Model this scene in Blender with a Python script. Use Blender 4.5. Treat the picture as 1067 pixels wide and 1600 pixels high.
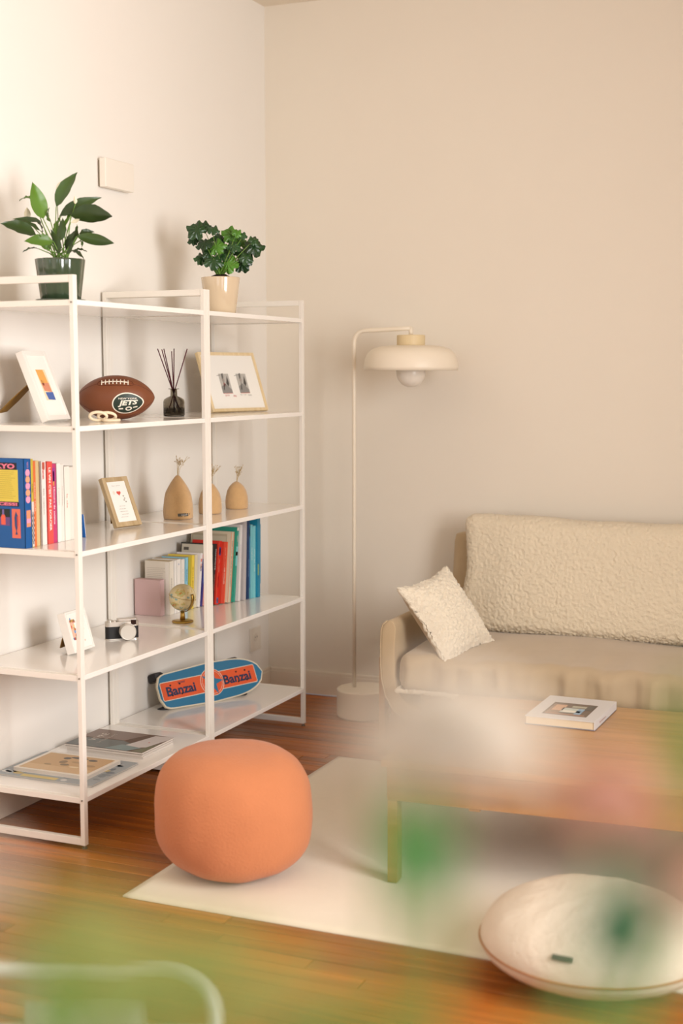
import bpy, bmesh, math, random
from mathutils import Vector, Matrix, noise
PI = math.pi
R = math.radians
random.seed(7)
for o in list(bpy.data.objects):
    bpy.data.objects.remove(o)
C = bpy.context.scene.collection
scn = bpy.context.scene

# ------------------------------------------------------------------ camera
CAM = Vector((3.041, -6.139, 1.6))
F = Vector((-0.39290928, 0.91403918, -0.1007704))
RT = Vector((0.91878926, 0.39474393, -0.00187962))
UP = Vector((-0.03806046, 0.09332528, 0.99490793))
cd = bpy.data.cameras.new('camera')
cam = bpy.data.objects.new('camera', cd)
C.objects.link(cam)
cam.matrix_world = Matrix(((RT.x, UP.x, -F.x, CAM.x), (RT.y, UP.y, -F.y, CAM.y), (RT.z, UP.z, -F.z, CAM.z), (0, 0, 0, 1)))
cd.sensor_fit = 'VERTICAL'; cd.sensor_height = 36; cd.lens = 48.19
cd.clip_start = 0.02; cd.clip_end = 60
cd.dof.use_dof = True; cd.dof.focus_distance = 5.25; cd.dof.aperture_fstop = 1.8
scn.camera = cam

# ------------------------------------------------------------------ light
scn.view_settings.view_transform = 'Standard'
scn.view_settings.look = 'None'
scn.view_settings.gamma = 1
scn.view_settings.use_curve_mapping = False
scn.view_settings.exposure = -0.20
w = bpy.data.worlds.new('sky'); scn.world = w; w.use_nodes = True
w.node_tree.nodes['Background'].inputs[0].default_value = (0.80, 0.88, 1.0, 1)
w.node_tree.nodes['Background'].inputs[1].default_value = 0.7
RX, RY, RZ = 4.55, -8.2, 3.364          # right wall, wall behind the camera, ceiling height
WIN = [(-4.45, -2.95, 0.75, 2.95), (-7.4, -5.7, 0.75, 2.95)]  # second opening is unseen, added for the fill light near the camera
def area(name, loc, rot, sx, sy, power, colr):
    l = bpy.data.lights.new(name, 'AREA'); l.shape = 'RECTANGLE'; l.size = sx; l.size_y = sy
    l.energy = power; l.color = colr; l.spread = R(140)
    o = bpy.data.objects.new(name, l); C.objects.link(o); o.location = loc; o.rotation_euler = rot
    return o
DAY = (1.0, 0.99, 0.99)
area('window_or_fill_light', (RX + .02, -3.7, 1.85), (0, R(90), 0), 2.1, 1.4, 148, DAY)
area('window_or_fill_light', (RX + .02, -6.55, 1.85), (0, R(90), 0), 2.1, 1.6, 34, DAY)  # fill added beside the camera to brighten the bouquet
area('window_or_fill_light', (1.9, RY + .02, 1.9), (R(90), 0, 0), 2.0, 2.0, 12, DAY)  # fill added behind the camera for the bouquet, no window known there

# ------------------------------------------------------------------ materials
def col(h, a=1):
    h = h.lstrip('#'); r = []
    for i in (0, 2, 4):
        c = int(h[i:i + 2], 16) / 255
        r.append(c / 12.92 if c <= .04045 else ((c + .055) / 1.055) ** 2.4)
    return (*r, a)
MATS = {}
def mat(name, c, rough=.5, metal=0, bump=0, bscale=200, var=0, vscale=6, coat=0, trans=0, ior=1.45, sss=0, sheen=0, stretch=None, objvar=0, spec=.5, btype='noise', bdist=.002):
    if name in MATS: return MATS[name]
    m = bpy.data.materials.new(name); m.use_nodes = True
    nt = m.node_tree; N = nt.nodes; L = nt.links
    b = N['Principled BSDF']
    c = col(c) if isinstance(c, str) else c
    b.inputs['Base Color'].default_value = c
    b.inputs['Roughness'].default_value = rough
    b.inputs['Metallic'].default_value = metal
    b.inputs['Coat Weight'].default_value = coat
    b.inputs['Coat Roughness'].default_value = .12
    b.inputs['Transmission Weight'].default_value = trans
    b.inputs['IOR'].default_value = ior
    b.inputs['Sheen Weight'].default_value = sheen
    b.inputs['Specular IOR Level'].default_value = spec
    if sss:
        b.inputs['Subsurface Weight'].default_value = sss
        b.inputs['Subsurface Radius'].default_value = (.01, .008, .004)
    tc = N.new('ShaderNodeTexCoord'); mp = N.new('ShaderNodeMapping')
    L.new(tc.outputs['Object'], mp.inputs['Vector'])
    if stretch: mp.inputs['Scale'].default_value = stretch
    src = None
    if var:
        t = N.new('ShaderNodeTexNoise'); t.inputs['Scale'].default_value = vscale; t.inputs['Detail'].default_value = 4
        L.new(mp.outputs['Vector'], t.inputs['Vector'])
        mx = N.new('ShaderNodeMix'); mx.data_type = 'RGBA'
        mx.inputs[6].default_value = tuple(max(0, x * (1 - var)) for x in c[:3]) + (1,)
        mx.inputs[7].default_value = tuple(min(1, x * (1 + var)) for x in c[:3]) + (1,)
        L.new(t.outputs['Fac'], mx.inputs[0]); src = mx.outputs[2]
    if objvar:
        oi = N.new('ShaderNodeObjectInfo')
        hs = N.new('ShaderNodeHueSaturation')
        mr = N.new('ShaderNodeMapRange'); mr.inputs[3].default_value = 1 - objvar; mr.inputs[4].default_value = 1 + objvar
        L.new(oi.outputs['Random'], mr.inputs[0]); L.new(mr.outputs[0], hs.inputs['Value'])
        if src: L.new(src, hs.inputs['Color'])
        else: hs.inputs['Color'].default_value = c
        src = hs.outputs[0]
    if src: L.new(src, b.inputs['Base Color'])
    if bump:
        if btype == 'voronoi':
            t = N.new('ShaderNodeTexVoronoi'); t.inputs['Scale'].default_value = bscale; out = t.outputs['Distance']
        else:
            t = N.new('ShaderNodeTexNoise'); t.inputs['Scale'].default_value = bscale; t.inputs['Detail'].default_value = 3; out = t.outputs['Fac']
        L.new(tc.outputs['Object'], t.inputs['Vector'])
        bp = N.new('ShaderNodeBump'); bp.inputs['Strength'].default_value = bump; bp.inputs['Distance'].default_value = bdist
        L.new(out, bp.inputs['Height']); L.new(bp.outputs[0], b.inputs['Normal'])
    MATS[name] = m
    return m
def flat(h, rough=.6):
    return mat('print_' + h.lstrip('#'), h, rough)
def wood(name, c1, c2, rough=.35, scale=(1.2, 22, 22), coat=0, objvar=0, ring=0):
    if name in MATS: return MATS[name]
    m = mat(name, c1, rough, coat=coat)
    N = m.node_tree.nodes; L = m.node_tree.links; b = N['Principled BSDF']
    tc = [n for n in N if n.type == 'TEX_COORD'][0]; mp = [n for n in N if n.type == 'MAPPING'][0]
    mp.inputs['Scale'].default_value = scale
    oi = N.new('ShaderNodeObjectInfo')
    ad = N.new('ShaderNodeVectorMath'); ad.operation = 'MULTIPLY_ADD'
    ad.inputs[1].default_value = (17, 31, 13)
    L.new(oi.outputs['Random'], ad.inputs[0]); L.new(tc.outputs['Object'], ad.inputs[2])
    L.new(ad.outputs[0], mp.inputs['Vector'])
    t = N.new('ShaderNodeTexNoise'); t.inputs['Scale'].default_value = 1.6; t.inputs['Detail'].default_value = 6; t.inputs['Distortion'].default_value = .6
    L.new(mp.outputs[0], t.inputs['Vector'])
    cr = N.new('ShaderNodeValToRGB')
    cr.color_ramp.elements[0].position = .32; cr.color_ramp.elements[0].color = col(c2)
    cr.color_ramp.elements[1].position = .66; cr.color_ramp.elements[1].color = col(c1)
    L.new(t.outputs['Fac'], cr.inputs[0]); src = cr.outputs[0]
    if objvar:
        hs = N.new('ShaderNodeHueSaturation'); mr = N.new('ShaderNodeMapRange')
        mr.inputs[3].default_value = 1 - objvar; mr.inputs[4].default_value = 1 + objvar
        L.new(oi.outputs['Random'], mr.inputs[0]); L.new(mr.outputs[0], hs.inputs['Value']); L.new(src, hs.inputs['Color'])
        src = hs.outputs[0]
    L.new(src, b.inputs['Base Color'])
    bp = N.new('ShaderNodeBump'); bp.inputs['Strength'].default_value = .15; bp.inputs['Distance'].default_value = .0006
    L.new(t.outputs['Fac'], bp.inputs['Height']); L.new(bp.outputs[0], b.inputs['Normal'])
    return m

M_wall = mat('wall_paint', '#f0eae1', .85, bump=.08, bscale=180, var=.012, vscale=3)
M_wallb = mat('wall_paint_bounce_tint', '#ece2d2', .85, bump=.08, bscale=180, var=.012, vscale=3)  # back wall's dimmer light and warm bounce put into its paint colour
M_ceil = mat('ceiling_paint', '#ece0cd', .9)
M_trim = mat('trim_paint', '#eee2d0', .45)
M_floor = wood('varnished_pine', '#b5671f', '#84440f', .33, (.9, 14, 14), coat=.08, objvar=.22)
M_under = mat('floor_gap', '#2a1408', .9)
M_white = mat('white_lacquer', '#f6f0e8', .16, coat=.4)
M_steel = mat('white_powder_coat', '#efe8dd', .42)
M_screw = mat('screw_metal', '#8c8478', .35, metal=.8)
M_rubber = mat('black_rubber', '#1b1a19', .55)
M_glassk = mat('clear_glass', '#ffffff', .02, trans=1, ior=1.45)

# ------------------------------------------------------------------ mesh helpers
class MB:
    """collects shapes and links them as one mesh object"""
    def __init__(s, off=(0, 0, 0)):
        s.bm = bmesh.new(); s.off = Vector(off)
    def poly(s, vs, faces):
        v = [s.bm.verts.new(Vector(p) - s.off) for p in vs]
        for f in faces:
            try: s.bm.faces.new([v[i] for i in f])
            except ValueError: pass
        return s
    def box(s, x0, x1, y0, y1, z0, z1):
        s.poly([(x0, y0, z0), (x1, y0, z0), (x1, y1, z0), (x0, y1, z0), (x0, y0, z1), (x1, y0, z1), (x1, y1, z1), (x0, y1, z1)],
               [(0, 3, 2, 1), (4, 5, 6, 7), (0, 1, 5, 4), (1, 2, 6, 5), (2, 3, 7, 6), (3, 0, 4, 7)])
        return s
    def obox(s, m, x0, x1, y0, y1, z0, z1):
        vs = [m @ Vector(p) for p in [(x0, y0, z0), (x1, y0, z0), (x1, y1, z0), (x0, y1, z0), (x0, y0, z1), (x1, y0, z1), (x1, y1, z1), (x0, y1, z1)]]
        s.poly(vs, [(0, 3, 2, 1), (4, 5, 6, 7), (0, 1, 5, 4), (1, 2, 6, 5), (2, 3, 7, 6), (3, 0, 4, 7)]); return s
    def tube(s, pts, r, n=10, closed=False, cap=True, jit=0):
        pts = [Vector(p) for p in pts]; k = len(pts)
        rs = r if isinstance(r, (list, tuple)) else [r] * k
        rings = []; prev = None
        for i, p in enumerate(pts):
            if closed: d = pts[(i + 1) % k] - pts[i - 1]
            else: d = pts[min(i + 1, k - 1)] - pts[max(i - 1, 0)]
            d.normalize()
            a = prev if prev is not None else (Vector((0, 0, 1)) if abs(d.z) < .9 else Vector((1, 0, 0)))
            a = (a - d * a.dot(d)).normalized(); b = d.cross(a); prev = a
            ring = []
            for j in range(n):
                t = 2 * PI * j / n; rr = rs[i] * (1 + (random.uniform(-jit, jit) if jit else 0))
                ring.append(s.bm.verts.new(p + (a * math.cos(t) + b * math.sin(t)) * rr - s.off))
            rings.append(ring)
        for i in range(k if closed else k - 1):
            A = rings[i]; B = rings[(i + 1) % k]
            for j in range(n):
                s.bm.faces.new([A[j], A[(j + 1) % n], B[(j + 1) % n], B[j]])
        if cap and not closed:
            s.bm.faces.new(rings[0][::-1]); s.bm.faces.new(rings[-1])
        return s
    def lathe(s, prof, c=(0, 0, 0), n=40, cap=True, fn=None):
        c = Vector(c); rings = []
        for (r, z) in prof:
            ring = []
            for j in range(n):
                t = 2 * PI * j / n
                v = Vector((r * math.cos(t), r * math.sin(t), z))
                if fn: v = fn(v, t)
                ring.append(s.bm.verts.new(v + c - s.off))
            rings.append(ring)
        for A, B in zip(rings, rings[1:]):
            for j in range(n):
                s.bm.faces.new([A[j], A[(j + 1) % n], B[(j + 1) % n], B[j]])
        if cap:
            if prof[0][0] > 1e-5: s.bm.faces.new(rings[0][::-1])
            if prof[-1][0] > 1e-5: s.bm.faces.new(rings[-1])
        bmesh.ops.remove_doubles(s.bm, verts=s.bm.verts, dist=1e-6)
        return s
    def prism(s, outline, d, m=None):
        """outline (x, z) pairs extruded along y from 0 to d, through matrix m"""
        m = m or Matrix(); k = len(outline)
        vs = [m @ Vector((x, 0, z)) for x, z in outline] + [m @ Vector((x, d, z)) for x, z in outline]
        s.poly(vs, [tuple(range(k)), tuple(range(2 * k - 1, k - 1, -1))] + [(i + k, (i + 1) % k + k, (i + 1) % k, i) for i in range(k)])
        return s
    def softbox(s, x0, x1, y0, y1, z0, z1, r, step, fn=None, m=None):
        """rounded box from six grids; fn(p, n) moves a point"""
        lo = Vector((x0, y0, z0)); hi = Vector((x1, y1, z1)); dim = hi - lo
        for ax in range(3):
            a, b = (ax + 1) % 3, (ax + 2) % 3
            na = max(2, int(round(dim[a] / step))); nb = max(2, int(round(dim[b] / step)))
            for sg in (0, 1):
                g = []
                for i in range(na + 1):
                    row = []
                    for j in range(nb + 1):
                        p = Vector((0, 0, 0)); p[ax] = (lo, hi)[sg][ax]
                        p[a] = lo[a] + dim[a] * i / na; p[b] = lo[b] + dim[b] * j / nb
                        q = Vector([min(max(p[k], lo[k] + min(r, dim[k] / 2)), hi[k] - min(r, dim[k] / 2)) for k in range(3)])
                        n = p - q
                        n = n.normalized() if n.length > 1e-9 else Vector((0, 0, 1))
                        rr = Vector([min(r, dim[k] / 2) for k in range(3)])
                        p = q + Vector((n.x * rr.x, n.y * rr.y, n.z * rr.z))
                        if fn: p = fn(p, n)
                        if m: p = m @ p
                        row.append(s.bm.verts.new(p - s.off))
                    g.append(row)
                for i in range(na):
                    for j in range(nb):
                        f = [g[i][j], g[i + 1][j], g[i + 1][j + 1], g[i][j + 1]]
                        s.bm.faces.new(f if sg else f[::-1])
        bmesh.ops.remove_doubles(s.bm, verts=s.bm.verts, dist=step * .05)
        return s
    def build(s, name, m, parent=None, smooth=False, bevel=0, seg=2):
        me = bpy.data.meshes.new(name)
        bmesh.ops.recalc_face_normals(s.bm, faces=s.bm.faces)
        s.bm.to_mesh(me); s.bm.free()
        if m: me.materials.append(m)
        if smooth:
            for p in me.polygons: p.use_smooth = True
        o = bpy.data.objects.new(name, me); C.objects.link(o)
        if parent is not None:
            if isinstance(parent, bpy.types.Object): o.parent = parent
        if bevel:
            b = o.modifiers.new('bevel', 'BEVEL'); b.width = bevel; b.segments = seg; b.limit_method = 'ANGLE'
        return o
def thing(name, label, cat, loc=(0, 0, 0), rot=(0, 0, 0), group=None):
    o = bpy.data.objects.new(name, None); C.objects.link(o); o.empty_display_size = .05
    o.location = loc; o.rotation_euler = rot; o['label'] = label; o['category'] = cat
    if group: o['group'] = group
    return o
def tag(o, label, cat, group=None):
    o['label'] = label; o['category'] = cat
    if group: o['group'] = group
    return o
def structure(o):
    o['kind'] = 'structure'; return o
def dup_mesh(o, parent=None, loc=None):
    c = o.copy(); C.objects.link(c)
    if parent is not None: c.parent = parent
    if loc is not None: c.location = loc
    return c
def basis(o, x, y, z=None):
    """matrix with columns x, y, z and origin o"""
    x = Vector(x).normalized(); y = Vector(y).normalized()
    z = x.cross(y) if z is None else Vector(z)
    return Matrix(((x.x, y.x, z.x, o[0]), (x.y, y.y, z.y, o[1]), (x.z, y.z, z.z, o[2]), (0, 0, 0, 1)))
def text_bm(s, size, shear=0, bold=0, align='CENTER'):
    cu = bpy.data.curves.new('lettering', 'FONT'); cu.body = s; cu.size = size; cu.shear = shear; cu.offset = bold
    cu.align_x = align; cu.align_y = 'CENTER'; cu.resolution_u = 2
    o = bpy.data.objects.new('lettering', cu); C.objects.link(o)
    dg = bpy.context.evaluated_depsgraph_get()
    me = bpy.data.meshes.new_from_object(o.evaluated_get(dg))
    bm = bmesh.new(); bm.from_mesh(me)
    bpy.data.objects.remove(o); bpy.data.meshes.remove(me)
    return bm
def text(s, size, m, parent, M, name='lettering', shear=0, bold=0, fit=None, align='CENTER', fn=None):
    """lettering as a thin mesh in the xy plane of M; fit=(w,h) scales it to a box"""
    bm = text_bm(s, size, shear, bold, align)
    if fit and len(bm.verts):
        xs = [v.co.x for v in bm.verts]; ys = [v.co.y for v in bm.verts]
        sx = fit[0] / max(1e-6, max(xs) - min(xs)); sy = fit[1] / max(1e-6, max(ys) - min(ys))
        cx = (max(xs) + min(xs)) / 2; cy = (max(ys) + min(ys)) / 2
        for v in bm.verts: v.co = Vector(((v.co.x - cx) * sx, (v.co.y - cy) * sy, 0))
    for v in bm.verts: v.co = fn(v.co) if fn else M @ v.co
    me = bpy.data.meshes.new(name); bm.to_mesh(me); bm.free(); me.materials.append(m)
    o = bpy.data.objects.new(name, me); C.objects.link(o); o.parent = parent
    return o
def patch(x0, x1, y0, y1, M, m, parent, name='print', h=.0003):
    b = MB(); b.obox(M, x0, x1, y0, y1, 0, h); return b.build(name, m, parent)
def polypatch(pts, M, m, parent, name='print', h=.0003):
    b = MB(); k = len(pts)
    vs = [M @ Vector((x, y, 0)) for x, y in pts] + [M @ Vector((x, y, h)) for x, y in pts]
    b.poly(vs, [tuple(range(k - 1, -1, -1)), tuple(range(k, 2 * k))] + [(i, (i + 1) % k, (i + 1) % k + k, i + k) for i in range(k)])
    return b.build(name, m, parent)
def ell(cx, cy, rx, ry, n=24, a0=0):
    return [(cx + rx * math.cos(2 * PI * i / n + a0), cy + ry * math.sin(2 * PI * i / n + a0)) for i in range(n)]

# ------------------------------------------------------------------ the room
structure(MB().box(-.15, 0, RY - .15, .15, 0, RZ + .1).build('wall_left', M_wall))
structure(MB().box(0, RX + .15, 0, .15, 0, RZ + .1).build('wall_back', M_wallb))
structure(MB().box(0, RX, RY, 0, RZ, RZ + .1).build('ceiling', M_ceil))
b = MB()
ys = [RY]
for (a, c, z0, z1) in sorted(WIN): ys += [a, c]
ys.append(0)
for i in range(0, len(ys), 2): b.box(RX, RX + .15, ys[i], ys[i + 1], 0, RZ)
for (a, c, z0, z1) in WIN: b.box(RX, RX + .15, a, c, 0, z0); b.box(RX, RX + .15, a, c, z1, RZ)
structure(b.build('wall_right', M_wall))
b = MB()
b.box(0, .8, RY - .15, RY, 0, RZ); b.box(3.0, RX, RY - .15, RY, 0, RZ); b.box(.8, 3.0, RY - .15, RY, 0, .8); b.box(.8, 3.0, RY - .15, RY, 3.0, RZ)
structure(b.build('wall_front', M_wall))
for i, (a, c, z0, z1) in enumerate(WIN):
    wnd = structure(MB().box(RX + .03, RX + .09, a, a + .06, z0, z1).box(RX + .03, RX + .09, c - .06, c, z0, z1).box(RX + .03, RX + .09, a, c, z0, z0 + .06)
                    .box(RX + .03, RX + .09, a, c, z1 - .06, z1).build('window_%d' % (i + 1), M_trim))
    MB().box(RX + .04, RX + .08, (a + c) / 2 - .02, (a + c) / 2 + .02, z0 + .06, z1 - .06).build('mullion', M_trim, wnd)
wnd = structure(MB().box(.8, .86, RY - .1, RY - .04, .8, 3).box(2.94, 3, RY - .1, RY - .04, .8, 3).box(.8, 3, RY - .1, RY - .04, .8, .86).box(.8, 3, RY - .1, RY - .04, 2.94, 3).build('window_3', M_trim))  # unseen opening added to go with the fill behind the camera
# baseboards: tall flat board with a small bead on top
def base(name, x0, x1, y0, y1, axis):
    bd = MB().box(x0, x1, y0, y1, .004, .105).build(name, M_trim, bevel=.002)
    if axis == 'x': MB().box(x0, x1, y0 + .004, y1, .105, .121).build('bead', M_trim, bd, bevel=.003)
    else: MB().box(x0, x1 - .004, y0, y1, .105, .121).build('bead', M_trim, bd, bevel=.003)
    structure(bd)
base('baseboard_left', 0, .016, RY, 0, 'y')
base('baseboard_back', .016, RX, -.016, 0, 'x')

# floor: planks run along the back wall
fl = structure(MB().box(0, RX, RY, 0, -.08, -.0125).build('floor', M_under))
PW = .0605
y = 0.0; row = 0; npl = 0
far = MB()
while y > RY:
    y1 = y; y0 = max(RY, y - PW); x = 0.0; first = True
    while x < RX:
        ln = random.choice((1.5, 1.9, 2.3, 2.7)) * (random.uniform(.35, 1) if first else 1); first = False
        xe = min(RX, x + ln)
        if RX - xe < .3: xe = RX
        g = .0016; top = random.uniform(-.0006, 0)
        if y > -3.95 and x < 3.2:
            b = MB(); c = .0012
            vs = [(x + g, y0 + g, -.012), (xe - g, y0 + g, -.012), (xe - g, y1 - g, -.012), (x + g, y1 - g, -.012),
                  (x + g, y0 + g, top - c), (xe - g, y0 + g, top - c), (xe - g, y1 - g, top - c), (x + g, y1 - g, top - c),
                  (x + g + c, y0 + g + c, top), (xe - g - c, y0 + g + c, top), (xe - g - c, y1 - g - c, top), (x + g + c, y1 - g - c, top)]
            b.poly(vs, [(0, 3, 2, 1), (8, 9, 10, 11)] + [(i, (i + 1) % 4, (i + 1) % 4 + 4, i + 4) for i in range(4)] + [(i + 4, (i + 1) % 4 + 4, (i + 1) % 4 + 8, i + 8) for i in range(4)])
            b.build('plank', M_floor, fl); npl += 1
        else:
            far.box(x + g, xe - g, y0 + g, y1 - g, -.012, top)
        x = xe
    y -= PW; row += 1
o = far.build('planks_beyond', M_floor, fl); o['kind'] = 'stuff'
o.name = 'floorboards'
print('planks', npl)

# ------------------------------------------------------------------ shelving units
XF = .4697
LV = [.1683, .5867, 1.0037, 1.4193, 1.8314]     # centres of the five shelves
HT = 1.9204; TW = .0218; TD = .017
def shelving(y0, y1, label):
    t = thing('shelving_unit', label, 'shelf', (.24, (y0 + y1) / 2, 0), group='white metal shelving units against the left wall')
    off = t.location
    for ya in (y0, y1):
        fr = MB(off); fr.box(.012, .012 + TD, ya, ya + TW, .012, HT)
        fr = fr.build('rear_post', M_steel, t, bevel=.0015)
        MB(off).box(XF - TD, XF, ya, ya + TW, .012, HT).build('front_post', M_steel, t, bevel=.0015)
        MB(off).box(.012 + TD, XF - TD, ya + .001, ya + TW - .001, HT - .024, HT).build('top_rail', M_steel, t, bevel=.0015)
        MB(off).box(.012 + TD, XF - TD, ya + .001, ya + TW - .001, .012, .036).build('bottom_rail', M_steel, t, bevel=.0015)
        for z in LV:
            MB(off).box(.012 + TD, XF - TD, ya + .001, ya + TW - .001, z - .011, z + .0085).build('side_rail', M_steel, t, bevel=.001)
        for x in (.02, XF - TD / 2):
            MB(off).lathe([(.009, 0), (.009, .004), (.006, .005), (.006, .013)], (x, ya + TW / 2, 0), 14).build('foot', M_screw, t, smooth=False)
    for z in LV:
        MB(off).box(.013, XF - .001, y0 + TW + .0005, y1 - .0005, z - .009, z + .009).build('shelf', M_white, t, bevel=.0015)
    for z in LV:
        s = MB(off); m = basis((XF - TD / 2, y0, z), (1, 0, 0), (0, 0, 1))
        s.tube([m @ Vector((0, 0, -.001)), m @ Vector((0, 0, .0022))], .0032, 10)
        s.build('screw', M_screw, t)
    return t
shelving(-2.355, -1.483, 'near white metal shelving unit holding the football and small frames')
shelving(-1.4421 - .018, -.5937, 'far white metal shelving unit in the corner holding the skateboard and teal books')
Z = [z + .0092 for z in LV]

# ------------------------------------------------------------------ wall fittings
t = thing('door_chime', 'cream plastic box mounted high on the left wall above the plants', 'chime', (0, -1.385, 2.384))
MB(t.location).box(.001, .012, -1.475, -1.285, 2.335, 2.433).build('back_plate', mat('aged_plastic', '#a89a84', .5), t)
MB(t.location).box(.012, .042, -1.487, -1.278, 2.328, 2.440).build('cover', mat('cream_plastic', '#efe7da', .45), t, bevel=.004)
t = thing('wall_outlet', 'white wall outlet plate low on the left wall near the corner', 'outlet', (0, -.16, .285))
MB(t.location).box(.001, .006, -.217, -.10, .232, .35).build('plate', mat('outlet_plastic', '#e6dccd', .4), t, bevel=.002)
m = basis((.006, -.158, .30), (0, 1, 0), (0, 0, 1))
MB(t.location).lathe([(.021, 0), (.021, .002), (.019, .003)], (0, 0, 0), 24).build('socket', mat('outlet_plastic2', '#ddd2c2', .4), t)
o = t.children[-1]; o.data.transform(Matrix.Translation(t.location)); o.data.transform(Matrix.Translation(-t.location) @ m)
for dy in (-.0095, .0095):
    MB(t.location).box(.0085, .0095, -.158 + dy - .003, -.158 + dy + .003, .299, .305).build('pin_hole', M_rubber, t)

# ------------------------------------------------------------------ plants
M_leafA = mat('peace_lily_leaf', '#344b1c', .38, var=.35, vscale=9, objvar=.35, spec=.6)
M_leafB = mat('peace_lily_leaf_bright', '#567a26', .38, var=.25, vscale=9, objvar=.2)
M_leafC = mat('ivy_leaf', '#24461f', .3, var=.5, vscale=14, objvar=.4, spec=.6)
M_leafD = mat('young_ivy_leaf', '#4f7f28', .32, var=.3, vscale=14, objvar=.2)
M_spathe = mat('pale_spathe', '#e4dcc0', .55)
M_stem = mat('leaf_stem', '#6b8f3a', .5)
M_soil = mat('potting_soil', '#2b1a10', .95, bump=1, bscale=120, bdist=.006)
def leaf_bm(b, p0, p1, wid, side, cup=.18, droop=.12, nl=9, nw=4, wave=0):
    """lens shaped leaf from p0 to p1; side = direction of its width"""
    p0 = Vector(p0); p1 = Vector(p1); d = p1 - p0; L = d.length; d.normalize()
    s = Vector(side); s = (s - d * s.dot(d)).normalized(); n = s.cross(d)
    if n.z < 0: n = -n
    g = []
    for i in range(nl + 1):
        u = i / nl
        wv = wid / 2 * (math.sin(PI * u ** .85) ** .8) * (1 - .25 * u) * 1.1
        if u > .88: wv *= (1 - u) / .12 * .9 + .06
        c = p0 + d * L * u + n * (math.sin(PI * u) * L * droop)
        row = []
        for j in range(-nw, nw + 1):
            v = j / nw
            q = c + s * wv * v + n * (abs(v) ** 1.4 * wv * cup * 2) + n * (math.sin(u * 19 + v * 3) * wave * abs(v))
            row.append(b.bm.verts.new(q - b.off))
        g.append(row)
    for i in range(nl):
        for j in range(2 * nw):
            b.bm.faces.new([g[i][j], g[i][j + 1], g[i + 1][j + 1], g[i + 1][j]])
    r = .0009 + wid * .008
    vein = [p0 + d * L * u + n * (math.sin(PI * u) * L * droop) + n * .0004 for u in (0, .25, .5, .75, .95)]
    return vein, r
# -- peace lily in the green pot
px, py = .29, -2.165
pz = Z[4]
t = thing('potted_peace_lily', 'tall leafy plant in a ribbed dark green glazed pot on top of the near shelves', 'plant', (px, py, pz))
M_green = mat('green_glaze', '#3a4a34', .1, var=.15, vscale=5, coat=.9)
MB().lathe([(0, 0), (.078, 0), (.084, .004), (.085, .011), (.080, .011), (.074, .006), (0, .006)], n=48).build('saucer', M_green, t, smooth=True)
def facet(v, tt):
    r = math.hypot(v.x, v.y); k = 1 - .045 * (1 - abs(math.cos(tt * 6)))
    return Vector((v.x * k, v.y * k, v.z))
MB().lathe([(0, .007), (.064, .007), (.068, .010), (.0845, .140), (.0850, .147), (.081, .147), (.078, .135), (0, .130)], n=72, fn=facet).build('pot', M_green, t, smooth=True)
MB().lathe([(0, .139), (.04, .139), (.079, .136)], n=30, cap=False).build('soil', M_soil, t, smooth=True)
RH = Vector((.918, .395, 0)); DP = Vector((-.395, .918, 0))      # across the pot as seen from the room, and away
def LP(cx, cy, dep=0):
    return RH * ((cx - 430) * .00050) + Vector((0, 0, .142 + (762 - cy) * .00050)) + DP * dep
lily = [  # base, tip, width, depth of base, depth of tip, bright
    ((322, 480), (262, 238), 105, .0, -.02, 1), ((408, 395), (546, 158), 88, .01, .04, 0), ((425, 455), (705, 325), 80, .02, .05, 0),
    ((520, 465), (812, 478), 125, -.03, -.06, 0), ((300, 492), (85, 470), 34, .02, .05, 0), ((280, 590), (62, 525), 88, -.02, -.07, 0),
    ((240, 335), (130, 342), 42, .04, .07, 1), ((408, 640), (224, 645), 78, -.05, -.08, 1), ((310, 690), (218, 718), 30, -.05, -.09, 0),
    ((555, 600), (815, 652), 74, -.02, -.04, 0), ((525, 700), (632, 768), 34, -.05, -.1, 0), ((540, 692), (626, 706), 26, -.02, -.03, 0),
    ((553, 575), (648, 556), 46, .03, .06, 0), ((372, 500), (358, 400), 52, .0, .02, 1), ((302, 560), (105, 492), 44, .0, .0, 0),
    ((430, 640), (470, 480), 62, -.03, -.04, 0), ((395, 600), (425, 450), 50, .03, .05, 1), ((470, 690), (560, 560), 46, .0, -.03, 0),
    ((350, 690), (270, 575), 50, .03, .05, 0), ((440, 720), (395, 560), 56, -.04, -.06, 0), ((480, 640), (520, 500), 44, .04, .08, 0),
    ((300, 570), (235, 470), 44, .03, .06, 0), ((455, 560), (560, 395), 48, .02, .02, 1), ((580, 628), (598, 680), 22, -.02, -.05, 0),
    ((370, 700), (330, 600), 46, -.06, -.08, 1), ((500, 730), (540, 620), 40, -.06, -.09, 0)]
for bs, tp, wd, d0, d1, br in lily:
    p0 = LP(*bs, d0); p1 = LP(*tp, d1)
    b = MB(); ln = (p1 - p0)
    side = Vector((-ln.z, 0, ln.x)) if wd > 60 else Vector((-ln.z * .8, .4, ln.x))
    side = RH * (-ln.z) + Vector((0, 0, 1)) * ln.dot(RH) + DP * random.uniform(-.08, .08) * (1 if wd > 60 else 2)
    vein, r = leaf_bm(b, p0, p1, wd * .0005 * 1.08, side, cup=.16, droop=.11, wave=.0026)
    lf = b.build('leaf', M_leafB if br else M_leafA, t, smooth=True)
    root = Vector((random.uniform(-.03, .03), random.uniform(-.03, .03), .137))
    mid = (root * .5 + p0 * .5) + Vector((0, 0, .012)) + (p0 - root) * -.05
    MB().tube([root, root * .75 + mid * .25 + Vector((0, 0, .008)), mid, p0], [.0026, .0022, .0018, .0016], 7).build('petiole', M_stem, lf, smooth=True)
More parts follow.
